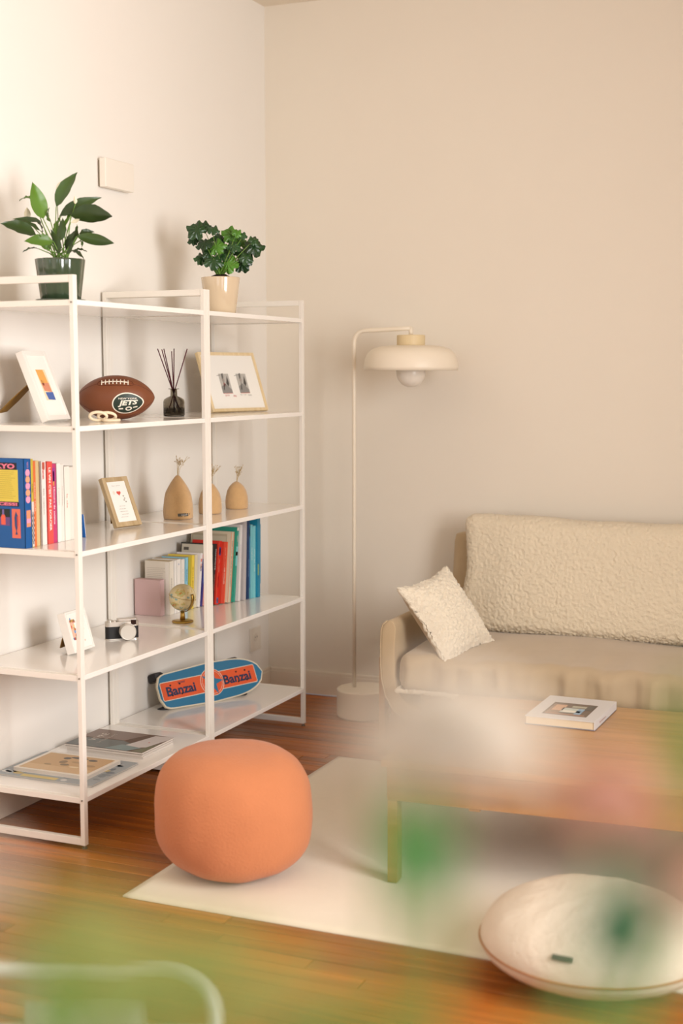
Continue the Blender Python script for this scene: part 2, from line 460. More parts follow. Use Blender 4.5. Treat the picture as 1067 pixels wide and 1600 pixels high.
for bs, tp, wd, d0, d1 in [((180, 470), (190, 390), 40, .06, .05), ((385, 290), (455, 195), 50, .08, .1), ((550, 385), (545, 330), 22, -.02, -.02), ((520, 510), (585, 490), 22, -.03, -.04)]:
    p0 = LP(*bs, d0); p1 = LP(*tp, d1); ln = p1 - p0
    b = MB(); leaf_bm(b, p0, p1, wd * .0006, RH * (-ln.z) + Vector((0, 0, 1)) * ln.dot(RH), cup=.3)
    sp = b.build('spathe', M_spathe, t, smooth=True)
    MB().tube([Vector((0, 0, .137)), p0 * .5 + Vector((0, 0, .08)), p0], .0015, 6).build('petiole', M_stem, sp, smooth=True)
# -- small crinkled plant in the cream pot
px2, py2 = .35, -1.125
t = thing('potted_ivy_shrub', 'small crinkled dark leaved plant in a square-shouldered cream glazed pot', 'plant', (px2, py2, Z[4]))
M_cream = mat('cream_glaze', '#d9c3a4', .12, coat=.9, var=.05)
MB().lathe([(0, 0), (.0575, 0), (.061, .004), (.0795, .146), (.079, .149), (.075, .149), (.073, .135), (0, .135)], n=48).build('pot', M_cream, t, smooth=True)
b = MB().lathe([(0, .160), (.02, .158), (.05, .145), (.074, .137)], n=26, cap=False, fn=lambda v, tt: v + Vector((0, 0, .005 * math.sin(tt * 5 + v.x * 300)))).build('soil', M_soil, t, smooth=True)
def IP(cx, cy, dep=0):
    return RH * ((cx - 478) * .00065) + Vector((0, 0, .145 + (430 - cy) * .00065)) + DP * dep
def lobed(b, c, n, up, size, lobes=5):
    """crinkled lobed leaf around c, facing n, its middle lobe along up"""
    n = Vector(n).normalized(); u = Vector(up); u = (u - n * u.dot(n)).normalized(); s = u.cross(n)
    K = 40; ctr = b.bm.verts.new(c - b.off); rings = []
    for q, f in enumerate((.4, .72, 1.0)):
        ring = []
        for i in range(K):
            a = -PI + 2 * PI * i / K
            r = size * (.86 + .14 * math.cos(a * lobes)) * (1 - .35 * (abs(a) / PI) ** 3)
            if f < .9: r = r * .6 + size * .35
            z = math.sin(a * lobes * 2 + q) * size * .16 * f - size * .25 * f * f
            p = c + (u * math.cos(a) + s * math.sin(a)) * r * f + n * z
            ring.append(b.bm.verts.new(p - b.off))
        rings.append(ring)
    for i in range(K):
        b.bm.faces.new([ctr, rings[0][i], rings[0][(i + 1) % K]])
        for q in (0, 1):
            b.bm.faces.new([rings[q][i], rings[q + 1][i], rings[q + 1][(i + 1) % K], rings[q][(i + 1) % K]])
ivy = [(335, 130, 78, 0, -60), (370, 100, 50, 0, 10), (310, 180, 50, 0, -120), (433, 130, 48, 0, 20), (385, 215, 66, 0, -30), (362, 300, 58, 0, -90),
       (440, 320, 72, 0, 180), (470, 185, 56, 0, 0), (548, 160, 72, 1, 10), (585, 150, 44, 1, 40), (600, 200, 44, 1, 60), (618, 170, 34, 0, 20), (690, 230, 78, 0, 80),
       (690, 200, 44, 0, 50), (622, 265, 84, 0, 70), (612, 335, 66, 0, 150), (528, 335, 72, 1, 170), (455, 235, 72, 1, 0), (515, 250, 68, 0, 20), (560, 230, 58, 0, 40),
       (490, 290, 60, 0, 0), (410, 270, 56, 0, -50), (640, 300, 56, 0, 110), (485, 355, 44, 1, 180)]
for cx, cy, sz, br, ang in ivy:
    dep = random.uniform(-.04, .04)
    c = IP(cx, cy, dep); a = R(ang)
    up = Vector((0, 0, 1)) * math.cos(a) + RH * math.sin(a)
    n = -DP + Vector((0, 0, random.uniform(.2, .9))) + RH * random.uniform(-.5, .5)
    b = MB(); lobed(b, c, n, up, sz * .00065 * 1.0)
    lf = b.build('leaf', M_leafD if br else M_leafC, t, smooth=True)
    root = Vector((random.uniform(-.012, .012), random.uniform(-.012, .012), .155))
    MB().tube([root, root * .45 + c * .55 + Vector((0, 0, .004)), c - up * sz * .0001], [.003, .0018, .0012], 6).build('petiole', M_stem, lf, smooth=True)

# ------------------------------------------------------------------ picture frames
M_oak = wood('pale_oak', '#ecd4aa', '#dfc494', .5, (30, 30, 3))
M_oakgrey = wood('grey_oak', '#c9b08a', '#b1966d', .55, (30, 30, 3))
M_frwhite = mat('white_frame_paint', '#efe9e0', .4)
M_paper = mat('white_paper', '#f4efe6', .7)
M_brown = mat('brown_hardboard', '#8a6526', .7)
def picframe(label, loc, rz, w, h, lean, th, bw, fm, easel_m, group, prints, easel=.55, pad=0, x_easel=.5):
    """local frame: x width, z up the frame, -y the picture side"""
    t = thing('picture_frame', label, 'picture frame', (loc[0], loc[1], loc[2] + math.sin(R(lean)) * th + .0004), (R(-lean), 0, R(rz)), group)
    fb = MB().box(0, bw, -0, th, 0, h).box(w - bw, w, 0, th, 0, h).box(bw, w - bw, 0, th, 0, bw).box(bw, w - bw, 0, th, h - bw, h)
    fb.build('frame', fm, t, bevel=.0012)
    MB().box(bw - .001, w - bw + .001, .004, th * .6, bw - .001, h - bw + .001).build('picture', M_paper, t)
    MB().box(bw * .5, w - bw * .5, th - .004, th + .0005, bw * .5, h - bw * .5).build('backing_board', M_brown, t)
    M = basis((0, .004, 0), (1, 0, 0), (0, 0, 1))
    M = Matrix(((1, 0, 0, 0), (0, 0, -1, .0038), (0, 1, 0, 0), (0, 0, 0, 1)))
    for pr in prints:
        k = pr[0]
        if k == 'r': patch(pr[1], pr[2], pr[3], pr[4], M, flat(pr[5]), t)
        elif k == 'p': polypatch(pr[1], M, flat(pr[2]), t, h=.0005)
        elif k == 't': text(pr[1], .02, flat(pr[6]), t, M @ Matrix.Translation((pr[2], pr[3], .0006)), fit=(pr[4], pr[5]))
    a = R(lean); D = h * easel
    hinge = Vector((w * x_easel, th, h * .62)); foot = Vector((w * x_easel, D * math.cos(a) + th * 0, D * math.sin(a)))
    ez = foot - hinge; ez.normalize(); M2 = basis(hinge, (1, 0, 0), ez)
    L = (foot - hinge).length - .004
    o = MB().prism([(-.018, 0), (.018, 0), (.03, L * .55), (.022, L), (-.022, L), (-.03, L * .55)], .003,
                   Matrix(((1, 0, 0, hinge.x), (0, -ez.z, ez.y, hinge.y), (0, ez.y, ez.z, hinge.z), (0, 0, 0, 1)))).build('easel_back', easel_m, t)
    return t
def zone(loc): return loc
G = 'photo frames standing on the shelves'
# white frame at left, second shelf from top
picframe('thick white frame with a bright print seen edge-on, left of the football', (.228, -2.165, Z[3]), 97, .165, .26, 22, .028, .017, M_frwhite, M_brown, G,
         [('r', .05, .115, .075, .19, '#f1d9b5'), ('p', [(.05, .19), (.10, .19), (.105, .14), (.055, .14)], '#e7a95a'), ('p', [(.055, .14), (.108, .14), (.11, .105), (.06, .11)], '#d98f70'),
          ('p', [(.062, .105), (.115, .105), (.115, .075), (.066, .078)], '#4f68a8'), ('p', [(.06, .15), (.075, .15), (.075, .13), (.062, .13)], '#c0503c')], easel=.95, x_easel=.45)
# oak frame with two small prints
lin = []
def stamp(x):
    r = [('r', x, x + .062, .085, .175, '#b9b4ac'), ('p', [(x, .085), (x + .062, .085), (x + .062, .10), (x + .03, .13), (x, .115)], '#8f8b86'),
         ('p', [(x + .018, .175), (x + .03, .178), (x + .027, .155), (x + .016, .15)], '#6c6964'), ('p', [(x + .036, .13), (x + .05, .165), (x + .054, .13), (x + .046, .115)], '#4f4c48'),
         ('p', ell(x + .022, .145, .008, .01, 12), '#a3988f'), ('p', [(x + .01, .10), (x + .02, .135), (x + .024, .135), (x + .018, .10)], '#77726c'),
         ('p', [(x - .012, .165), (x + .012, .168), (x + .012, .170), (x - .012, .167)], '#8b8580')]
    return r
pr = stamp(.095) + stamp(.205)
pr += [('p', ell(.118, .125, .007, .009, 10), '#c98a80'), ('t', 'you', .118, .073, .026, .010, '#c2473f'), ('t', 'me', .165, .071, .018, .009, '#c2473f'),
       ('t', 'the road', .22, .077, .04, .006, '#9b958c'), ('t', 'home', .262, .075, .022, .008, '#8d867d'), ('p', [(.098, .083), (.157, .083), (.157, .085), (.098, .085)], '#c96a60'), ('p', [(.208, .083), (.267, .083), (.267, .085), (.208, .085)], '#c96a60')]
picframe('large pale oak frame with two small grey prints, right of the reed diffuser', (.19, -.905, Z[3]), 74, .355, .275, 20, .018, .014, M_oak, M_brown, G, pr, easel=.42)
# small oak frame with a red heart
heart = [(.066 + .0105 * (16 * math.sin(a) ** 3) / 16, .135 + .0105 * (13 * math.cos(a) - 5 * math.cos(2 * a) - 2 * math.cos(3 * a) - math.cos(4 * a)) / 16) for a in [2 * PI * i / 24 for i in range(24)]]
pr = [('p', heart, '#d8574a'), ('t', 'for you', .062, .165, .04, .005, '#a79f92'), ('p', ell(.042, .137, .006, .008, 10), '#e9dfcf')]
for i, (cx, ww) in enumerate(((.062, .03), (.062, .036), (.062, .04), (.062, .034), (.062, .038))):
    pr.append(('t', 'with love dear', cx + random.uniform(-.004, .004), .082 - i * .011, ww, .004, '#b5aca0'))
for cx, cy in ((.085, .122), (.088, .112), (.09, .098), (.083, .105)): pr.append(('p', ell(cx, cy, .004, .003, 8), '#a9a196'))
picframe('small pale wooden frame with a red heart card, left of the felt vases', (.222, -1.733, Z[2]), 76, .132, .20, 24, .020, .018, M_oakgrey, M_brown, G, pr, easel=.4)
# small white block frame
pr = [('r', .02, .045, .05, .115, '#e9b9a0')]
cols = ['#d9774f', '#e8b35a', '#7f9fc4', '#d9a08f', '#c45a4a', '#f0cf8c', '#9db89a']
for i in range(26):
    cx, cy = random.uniform(.022, .052), random.uniform(.045, .122)
    pr.append(('p', ell(cx, cy, random.uniform(.003, .007), random.uniform(.003, .007), 7), cols[i % 7]))
for i in range(8):
    cx, cy = random.uniform(.055, .10), random.uniform(.03, .08)
    pr.append(('p', ell(cx, cy, .004, .004, 7), '#e8cdbb'))
picframe('small white block frame with a colourful print, left of the camera', (.262, -2.085, Z[1]), 92, .135, .15, 16, .034, .009, M_frwhite, M_brown, G, pr, easel=.62)

# ------------------------------------------------------------------ football
A = .144; RB = .083
fc = Vector((.242, -1.757, Z[3] + RB - .0005))
t = thing('football', 'brown leather football with white laces and a dark oval team logo', 'ball', fc, (0, 0, R(30)))
def rb(x): return RB * max(0, (1 - (abs(x) / A) ** 2.1)) ** .66
def bs(x, phi, e=0):                 # phi: 0 = top, positive towards the viewer (-y)
    r = rb(x) + e
    return Vector((x, -math.sin(phi) * r, math.cos(phi) * r))
M_ball = mat('brown_leather', '#7a4529', .42, bump=.5, bscale=420, bdist=.0012, var=.10, vscale=8)
b = MB(); NS = 44; K = 48; rings = []
for i in range(NS + 1):
    x = -A + 2 * A * i / NS; x = A * math.sin(x / A * PI / 2)
    if i in (0, NS): x *= .985
    rings.append([b.bm.verts.new(bs(x, 2 * PI * j / K)) for j in range(K)])
for i in range(NS):
    for j in range(K): b.bm.faces.new([rings[i][j], rings[i][(j + 1) % K], rings[i + 1][(j + 1) % K], rings[i + 1][j]])
b.bm.faces.new(rings[0]); b.bm.faces.new(rings[-1][::-1])
b.build('leather_shell', M_ball, t, smooth=True)
M_seam = mat('dark_seam', '#5a2812', .6)
M_lace = mat('white_lace', '#efe3d0', .6)
LPHI = R(45)
for ph in (LPHI + PI / 2, LPHI + PI, LPHI - PI / 2):
    MB().tube([bs(-.138 + .276 * i / 30, ph, -.0006) for i in range(31)], .0012, 6).build('seam', M_seam, t)
for sg in (-1, 1):
    MB().tube([bs(sg * (.06 + .078 * i / 14), LPHI, -.0006) for i in range(15)], .0012, 6).build('seam', M_seam, t)
# laced opening
op = [bs(.058 * math.cos(a) * (1.12 if abs(math.cos(a)) > .7 else 1) + .002, LPHI + math.copysign(abs(math.sin(a)) ** .5, math.sin(a)) * .20, .0002) for a in [2 * PI * i / 40 for i in range(40)]]
MB().tube(op, .0010, 6, closed=True).build('lace_panel_seam', M_seam, t)
MB().tube([bs(-.05 + .1 * i / 12, LPHI, .0022) for i in range(13)], .0022, 8).build('lace', M_lace, t, smooth=True)
for i in range(8):
    x = -.048 + .0137 * i
    MB().tube([bs(x, LPHI + a, .0018 + .002 * math.cos(a / .15 * PI / 2)) for a in (-.14, -.07, 0, .07, .14)], .0019, 7).build('lace', M_lace, t, smooth=True)
# oval logo, bent onto the surface
LC = (.047, R(106)); 
def onball(e):
    def f(v):
        r0 = rb(LC[0]); x = LC[0] + v[0]
        return bs(x, LC[1] - v[1] / r0 , e)
    return f
def oval(rx, ry, e, m, name):
    f = onball(e); b = MB(); rings = []; K = 40
    c = b.bm.verts.new(f((0, 0)))
    for q in range(1, 7): rings.append([b.bm.verts.new(f((rx * q / 6 * math.cos(2 * PI * i / K), ry * q / 6 * math.sin(2 * PI * i / K)))) for i in range(K)])
    for i in range(K):
        b.bm.faces.new([c, rings[0][i], rings[0][(i + 1) % K]])
        for q in range(5): b.bm.faces.new([rings[q][i], rings[q + 1][i], rings[q + 1][(i + 1) % K], rings[q][(i + 1) % K]])
    return b.build(name, m, t, smooth=True)
M_lwhite = mat('logo_white', '#ece2d0', .5); M_lgreen = mat('logo_green', '#27352b', .45)
oval(.058, .0415, .0006, M_lwhite, 'logo_border')
oval(.0535, .037, .0010, M_lgreen, 'logo_field')
def btext(s, cx, cy, w_, h_, e=.0016, shear=.25, bold=0, m=M_lwhite):
    g = onball(e)
    bm = text_bm(s, .03, shear, bold)
    bmesh.ops.subdivide_edges(bm, edges=bm.edges[:], cuts=1)
    xs = [v.co.x for v in bm.verts]; ys = [v.co.y for v in bm.verts]
    for v in bm.verts:
        x = (v.co.x - (max(xs) + min(xs)) / 2) * w_ / (max(xs) - min(xs)) + cx
        y = (v.co.y - (max(ys) + min(ys)) / 2) * h_ / (max(ys) - min(ys)) + cy
        v.co = g((x, y))
    me = bpy.data.meshes.new('lettering'); bm.to_mesh(me); bm.free(); me.materials.append(m)
    o = bpy.data.objects.new('lettering', me); C.objects.link(o); o.parent = t
btext('JETS', 0, .0015, .073, .024, bold=.0012)
btext('NEW YORK', 0, .0195, .068, .006, shear=0, bold=.0004)
o = None
def ovat(cx, cy, rx, ry, e, m):
    f = onball(e); b = MB(); b.bm.faces.new([b.bm.verts.new(f((cx + rx * math.cos(2 * PI * i / 20), cy + ry * math.sin(2 * PI * i / 20)))) for i in range(20)]); return b.build('logo_ball', m, t)
ovat(.002, -.019, .012, .0085, .0018, M_lwhite); ovat(.002, -.019, .007, .004, .0022, M_lgreen)
for sg in (-1, 1):
    f = onball(.0016); b = MB()
    x0 = sg * .018 if sg > 0 else -.034
    b.poly([f((x0, -.0195)), f((x0 + .016, -.0195)), f((x0 + .016, -.0145)), f((x0, -.0145))], [(0, 1, 2, 3)]); b.build('logo_stripe', M_lwhite, t)

# wooden chain link ornament in front of the ball
t = thing('chain_link_ornament', 'pale carved chain link ornament lying in front of the football', 'ornament', (.318, -1.985, Z[3]))
M_bone = mat('pale_carved_wood', '#efdcbd', .5)
def link(name, c, rx, ry, tilt, yaw, r=.0055):
    Mx = Matrix.Translation(c) @ Matrix.Rotation(R(yaw), 4, 'Z') @ Matrix.Rotation(R(tilt), 4, 'X')
    MB().tube([Mx @ Vector((rx * math.cos(a), ry * math.sin(a), 0)) for a in [2 * PI * i / 30 for i in range(30)]], r, 10, closed=True).build(name, M_bone, t, smooth=True)
link('link', (-.002, -.005, .0205), .030, .017, -62, 25)
link('link', (.018, .020, .0195), .031, .018, -52, 25)
link('link', (.038, .018, .0062), .028, .016, 2, 40)

# ------------------------------------------------------------------ reed diffuser
t = thing('reed_diffuser', 'smoked glass bottle with dark red reed sticks right of the football', 'diffuser', (.245, -1.335, Z[3]))
M_smoke = mat('smoked_glass', '#b5afa4', .04, trans=1, ior=1.3)
MB().lathe([(0, .001), (.040, .001), (.043, .005), (.043, .058), (.040, .068), (.028, .076), (.0145, .081), (.0135, .086), (.0135, .108), (.0215, .109), (.0215, .1115), (.011, .1115), (.011, .084), (.026, .073), (.037, .066), (.0395, .058), (.0395, .008), (0, .006)], n=40).build('bottle', M_smoke, t, smooth=True)
MB().lathe([(0, .0065), (.0385, .0065), (.0385, .034), (0, .034)], n=32).build('oil', mat('dark_oil', '#8d867a', .05, trans=.95, ior=1.3), t, smooth=False)
M_reed = mat('dark_red_reed', '#5a1a28', .6)
for (a, bq) in (((-.062, .265), -.004), ((-.044, .262), -.012), ((-.040, .265), .02), ((-.010, .255), .03), ((.006, .265), -.02), ((.054, .262), .012), ((.058, .264), -.015)):
    tip = RH * a[0] + Vector((0, 0, a[1] * 1.02)) + DP * bq
    k = .10 / a[1]; neck = Vector((tip.x * .10, tip.y * .10, .109)); bot = neck + (neck - tip) * (.098 / (tip.z - .109)); 
    bot.x = max(-.03, min(.03, bot.x)); bot.y = max(-.03, min(.03, bot.y))
    MB().tube([bot, neck, tip], .0021, 7).build('reed', M_reed, t)

# ------------------------------------------------------------------ books
def book(label, y0, thk, xs, dep, h, lean=0, cover='#ffffff', spine=None, pages='#e8ddc8', z=Z[2], hard=.0022, group=None, cat='book', lift=0, back=None, prints=None, titles=()):
    a = R(-lean)
    t = thing('book', label, cat, (xs, y0, z + .0003 + (math.sin(R(lean)) * 0)), (a, 0, 0), group)
    if lean < 0: t.location.z += math.sin(R(-lean)) * thk * 0
    if lean > 0: t.location.z += math.sin(R(lean)) * thk
    cm = flat(cover, .45); e = .003 if hard > .0015 else 0
    c = MB().box(-dep, -.0005, 0, hard, 0, h).box(-dep, -.0005, thk - hard, thk, 0, h).box(-hard, 0, 0, thk, 0, h)
    c.build('cover', cm, t)
    if spine and spine != cover:
        MB().box(-.0001, .0005, .0003, thk - .0003, .0003, h - .0003).build('spine', flat(spine, .45), t)
    MB().box(-dep + e, -hard, hard, thk - hard, e, h - e).build('pages', mat('page_edge_' + pages.lstrip('#'), pages, .8), t)
    S = Matrix(((0, 0, 1, .0006), (0, 1, 0, thk / 2), (-1, 0, 0, 0), (0, 0, 0, 1)))   # text x -> -z, text y -> +y
    for tt in titles:           # (string, centre z, length, height, colour[, dy])
        dy = tt[5] if len(tt) > 5 else 0
        text(tt[0], .02, flat(tt[4]), t, Matrix.Translation((0, dy, tt[1])) @ S, 'title', fit=(tt[2], tt[3]), bold=.0006)
    return t
SP = lambda t, y0, y1, z0, z1, c: MB().box(.0004, .0009, y0, y1, z0, z1).build('spine_print', flat(c), t)
def cov(t, x0, x1, z0, z1, c, h=.0006): return MB().box(x0, x1, -h, .0002, z0, z1).build('cover_print', flat(c), t)
GB = 'books standing on the middle shelf of the near unit'
# big blue cookbook
bk = book('large blue hardback with yellow text panel and pink title, leftmost on its shelf', -2.345, .036, .252, .235, .302, 0, '#0c5596', None, '#b9aeb0', hard=.003, group=GB)
CM = Matrix(((1, 0, 0, 0), (0, 0, 1, -.0008), (0, 1, 0, 0), (0, 0, 0, 1)))
def ct(s, cx, cz, w_, h_, c, bold=.001, e=-.0008):
    text(s, .02, flat(c), bk, Matrix(((1, 0, 0, cx), (0, 0, 1, e), (0, 1, 0, cz), (0, 0, 0, 1))), 'lettering', fit=(w_, h_), bold=bold)
cov(bk, -.225, -.030, .265, .289, '#1e1a24'); ct('TOKYO', -.105, .277, .135, .018, '#e77a93')
cov(bk, -.225, -.026, .157, .265, '#dcc552')
for i in range(14): cov(bk, -.215, -.036 - random.uniform(0, .02), .257 - i * .0068, .2583 - i * .0068, '#ae9a3c', .0009)
cov(bk, -.225, -.024, .141, .157, '#1e1a24'); ct('SUCCESS!', -.10, .149, .14, .011, '#e77a93')
cov(bk, -.20, -.062, .075, .132, '#1d2420'); cov(bk, -.11, -.062, .075, .104, '#6a4a80', .0008)
MB().poly([(-.098, -.0012, .078), (-.080, -.0012, .078), (-.080, -.0012, .105), (-.085, -.0012, .115), (-.085, -.0012, .130), (-.093, -.0012, .130), (-.093, -.0012, .115), (-.098, -.0012, .105)], [tuple(range(8))]).build('cover_print', flat('#e8604a'), bk)
MB().poly([(-.085, -.0013, .112), (-.085, -.0013, .130), (-.093, -.0013, .130), (-.093, -.0013, .112)], [(0, 1, 2, 3)]).build('cover_print', flat('#7a68a0'), bk)
cov(bk, -.054, -.020, .034, .133, '#e0705a', .0007)
MB().poly([(-.037, -.0012, .125), (-.043, -.0012, .105), (-.042, -.0012, .075), (-.037, -.0012, .058), (-.041, -.0012, .046), (-.031, -.0012, .046), (-.035, -.0012, .058), (-.029, -.0012, .08), (-.029, -.0012, .108)], [tuple(range(9))]).build('cover_print', flat('#2f4a78'), bk)
MB().poly([(-.033, -.0014, .108), (-.029, -.0014, .108), (-.029, -.0014, .08), (-.033, -.0014, .07)], [(0, 1, 2, 3)]).build('cover_print', flat('#c8403c'), bk)
for i, c in enumerate(('#ef9ab8', '#e2a07a', '#ef9ab8', '#e2a07a', '#ef9ab8')):
    polypatch(ell(.018, .255 - i * .0225, .012, .0125, 18), Matrix(((0, 0, 1, .0002), (1, 0, 0, 0), (0, 1, 0, 0), (0, 0, 0, 1))), flat(c), bk, 'spine_print', .0006)
SP(bk, .007, .029, .072, .128, '#e8906a'); MB().box(.0010, .0013, .007, .029, .085, .10).build('spine_print', flat('#ef9ab8'), bk)
text('TOKYO', .02, flat('#ef9ab8'), bk, Matrix(((0, 0, 1, .0008), (0, 1, 0, .018), (-1, 0, 0, .282), (0, 0, 0, 1))), 'title', fit=(.02, .008))
# the row behind it
y = -2.305
rowdat = [ # thickness, xs, depth, height, colour, title(s), label
 (.012, .250, .20, .300, '#dcc84e', [('mix', .2, .03, .005, '#8c7a2a')], 'yellow and checkered paperback beside the big blue hardback'),
 (.014, .249, .19, .292, '#f2804a', [('ORANGE TALES', .17, .10, .006, '#f8d8c0')], 'thin orange spined book next to the checkered one'),
 (.020, .247, .19, .292, '#e6cf98', [], 'cream yellow book between the orange book and the brown one'),
 (.010, .242, .17, .288, '#8a5a38', [], 'thin dark brown book between cream and white spines'),
 (.026, .248, .19, .288, '#efe9e2', [('Ramen', .245, .035, .012, '#d2473c'), ('fait maison', .15, .09, .007, '#b9b2ab')], 'thick white spined book with a red mark, left of the coral book'),
 (.032, .252, .18, .285, '#e2544b', [("LE VIN C'EST PAS SORCIER", .155, .22, .013, '#f6e4da')], 'coral red book with white spine lettering'),
 (.026, .248, .17, .276, '#c43f72', [('Histoire de cuisine', .13, .13, .008, '#f0d4dc')], 'magenta pink spined book right of the coral one'),
 (.022, .250, .18, .276, '#f1ebe3', [('roman', .16, .06, .006, '#d8cfc4')], 'plain white spine directly right of the magenta book'),
 (.020, .249, .17, .272, '#ece4da', [('nouvelles', .16, .07, .006, '#cfc6ba')], 'second plain white spine right of the magenta book'),
 (.032, .250, .17, .262, '#efe8dc', [('la cle', .14, .05, .008, '#e8b0a0')], 'wide off-white spine with faint pink lettering, left of the shelf post'),
 (.028, .247, .17, .258, '#e9e1d5', [], 'off-white book half hidden behind the near shelf post'),
 (.026, .250, .17, .260, '#f0eae2', [], 'last white book of its row, just right of the near post')]
for thk, xs, dep, h, c, ti, lab in rowdat:
    b_ = book(lab, y, thk, xs, dep, h, 0, c, None, '#e3d6c0', group=GB, titles=ti)
    if c == '#dcc84e':
        for i in range(13):
            for j in range(3):
                if (i + j) % 2: SP(b_, .0008 + j * .0036, .0044 + j * .0036, .01 + i * .0085, .0185 + i * .0085, '#3b3650')
        MB().box(.0002, .0006, .0004, .0118, .002, .155).build('spine_print', flat('#efe8e4'), b_)
    if c == '#c43f72': SP(b_, .004, .02, .215, .262, '#9c3a8a'); SP(b_, .007, .014, .20, .25, '#d9a04a')
    if c == '#efe9e2': SP(b_, .006, .02, .262, .285, '#c05a48')
    y += thk + .0012
b_ = thing('booklet', 'small blue booklet leaning at the end of the white books', 'booklet', (.20, y + .004, Z[2] + .001), (R(14), 0, R(4)))
MB().box(-.11, 0, 0, .004, 0, .085).build('cover', flat('#1f5fa8'), b_); MB().box(-.11, -.001, .0045, .007, .001, .084).build('pages', M_paper, b_)
b_.rotation_euler = (R(8), 0, 0); b_.location = (.262, y + .016, Z[2] + .0008)

# lower shelf: paperbacks, then taller books
GP = 'paperbacks standing on the fourth shelf of the far unit'
z4 = Z[1]
pk = thing('pink_box', 'dusty pink slipcase standing in front of the paperbacks, left of the globe', 'box', (.072, -1.258, z4))
MB(pk.location).box(.009, .130, -1.276, -1.240, z4 + .0003, z4 + .152).build('case', mat('pink_card', '#d3b1ae', .6), pk, bevel=.001)
MB(pk.location).box(.130, .1315, -1.275, -1.241, z4 + .001, z4 + .1515).build('spine', mat('pink_card_light', '#e0bfc0', .6), pk)
paperA = [ # y0, thk, xs, dep, h, lean, colour, titles, label
 (-1.232, .034, .152, .118, .225, 0, '#e9e0d0', [('essai', .13, .05, .008, '#b8aea0')], 'thick cream paperback with a text covered back, behind the pink slipcase'),
 (-1.196, .016, .153, .115, .223, 1, '#efe9e2', [], 'white paperback right behind the text covered one'),
 (-1.177, .030, .154, .118, .226, 1, '#efe9e0', [('o', .205, .008, .008, '#8d99b8')], 'wide white paperback with a tiny round emblem'),
 (-1.144, .026, .155, .118, .222, 2, '#ede6dc', [('le jardin perdu', .12, .12, .004, '#a49a90')], 'white paperback with fine grey spine lettering, left of the light blue one'),
 (-1.115, .020, .157, .118, .226, 3, '#8fc8dc', [('bleu', .15, .05, .006, '#4a88a8')], 'light blue paperback above the globe'),
 (-1.092, .018, .158, .118, .226, 3, '#b8b040', [], 'olive green thin paperback beside the light blue one'),
 (-1.071, .022, .160, .118, .230, 4, '#f0d24e', [('SOLEIL', .13, .10, .009, '#c9a838')], 'bright yellow paperback above the globe'),
 (-1.046, .022, .160, .118, .228, 5, '#ded2b4', [], 'beige paperback right of the yellow one'),
 (-1.021, .018, .166, .120, .232, 8, '#efe8e4', [('.:', .19, .03, .01, '#e07a60'), ('.', .16, .012, .008, '#5a3a8a')], 'white patterned paperback leaning right of the globe'),
 (-1.001, .012, .170, .120, .205, 9, '#3d3a80', [('nuit', .13, .06, .005, '#7aa0d8')], 'thin indigo paperback leaning among pale ones'),
 (-.987, .016, .172, .120, .222, 9, '#e8a49c', [('rose', .15, .05, .006, '#d85a48')], 'salmon pink paperback last before the shelf post'),
]
for y0, thk, xs, dep, h, ln, c, ti, lab in paperA:
    b_ = book(lab, y0, thk, xs, dep, h, ln, c, None, '#dcc6a0', z=z4, hard=.0008, group=GP, titles=ti)
    if y0 == -1.232:
        for i in range(14):
            cov(b_, -.108, -.018 - random.uniform(0, .02), .195 - i * .0075, .1962 - i * .0075, '#bdb3a4')
        cov(b_, -.02, -.004, .006, .22, '#efe8dc')
    if c == '#efe8e4': SP(b_, .004, .012, .195, .208, '#e0705a'); SP(b_, .004, .012, .165, .178, '#8a5a4a')
GT = 'tall books standing behind the far shelf post'
tall = [
 (-.966, .016, .205, .170, .268, 8, '#2d2b2a', [('MANIFESTE', .20, .09, .006, '#d8d0c4'), ('photographie', .10, .07, .005, '#e08868')], 'black magazine with a grey landscape cover leaning beside the shelf post'),
 (-.946, .030, .212, .130, .278, 8, '#cf2f22', [('NEW YORK', .10, .05, .007, '#7c1712'), ('city guide', .17, .06, .005, '#f2c8a8')], 'thick red guidebook with a small blue badge on its spine'),
 (-.913, .036, .222, .135, .270, 8, '#d5402a', [('DES VOYAGES', .12, .07, .008, '#f4dccb'), ('carnet de route', .20, .09, .004, '#f0b49a')], 'red orange guidebook just right of the badge one'),
 (-.866, .028, .236, .20, .312, 8, '#d8cab0', [('Petit guide du monde de la lumiere', .17, .20, .006, '#4a443c')], 'tall beige book with long black spine lettering'),
 (-.835, .018, .248, .21, .330, 8, '#2c9a84', [('VERT', .28, .03, .006, '#e6ddc8')], 'tall green and teal book leaning behind the beige one'),
 (-.812, .020, .254, .20, .338, 5, '#e8e2de', [('blanche', .21, .08, .004, '#b4aab8')], 'white tall book between the green one and the grey one'),
 (-.783, .026, .262, .20, .350, 3, '#bdb5b4', [], 'plain light grey tall book'),
 (-.749, .018, .266, .20, .352, 2, '#1d3a66', [('OCEANS', .14, .08, .006, '#6d86b0')], 'navy blue tall book left of the turquoise pair'),
 (-.723, .016, .272, .19, .332, 1, '#7cc3cc', [('aqua', .2, .06, .005, '#e4f0ee')], 'first light turquoise book, left one of the turquoise pair'),
 (-.703, .022, .275, .19, .325, 1, '#86ccd0', [('mer et ciel', .17, .10, .006, '#dcefee')], 'second light turquoise book, right one of the pair'),
 (-.675, .028, .284, .22, .362, 1, '#1c86a6', [('ATLAS', .12, .07, .006, '#1a6a88')], 'deep teal book at the right end of the row')]
ycur = tall[0][0]; prev = None
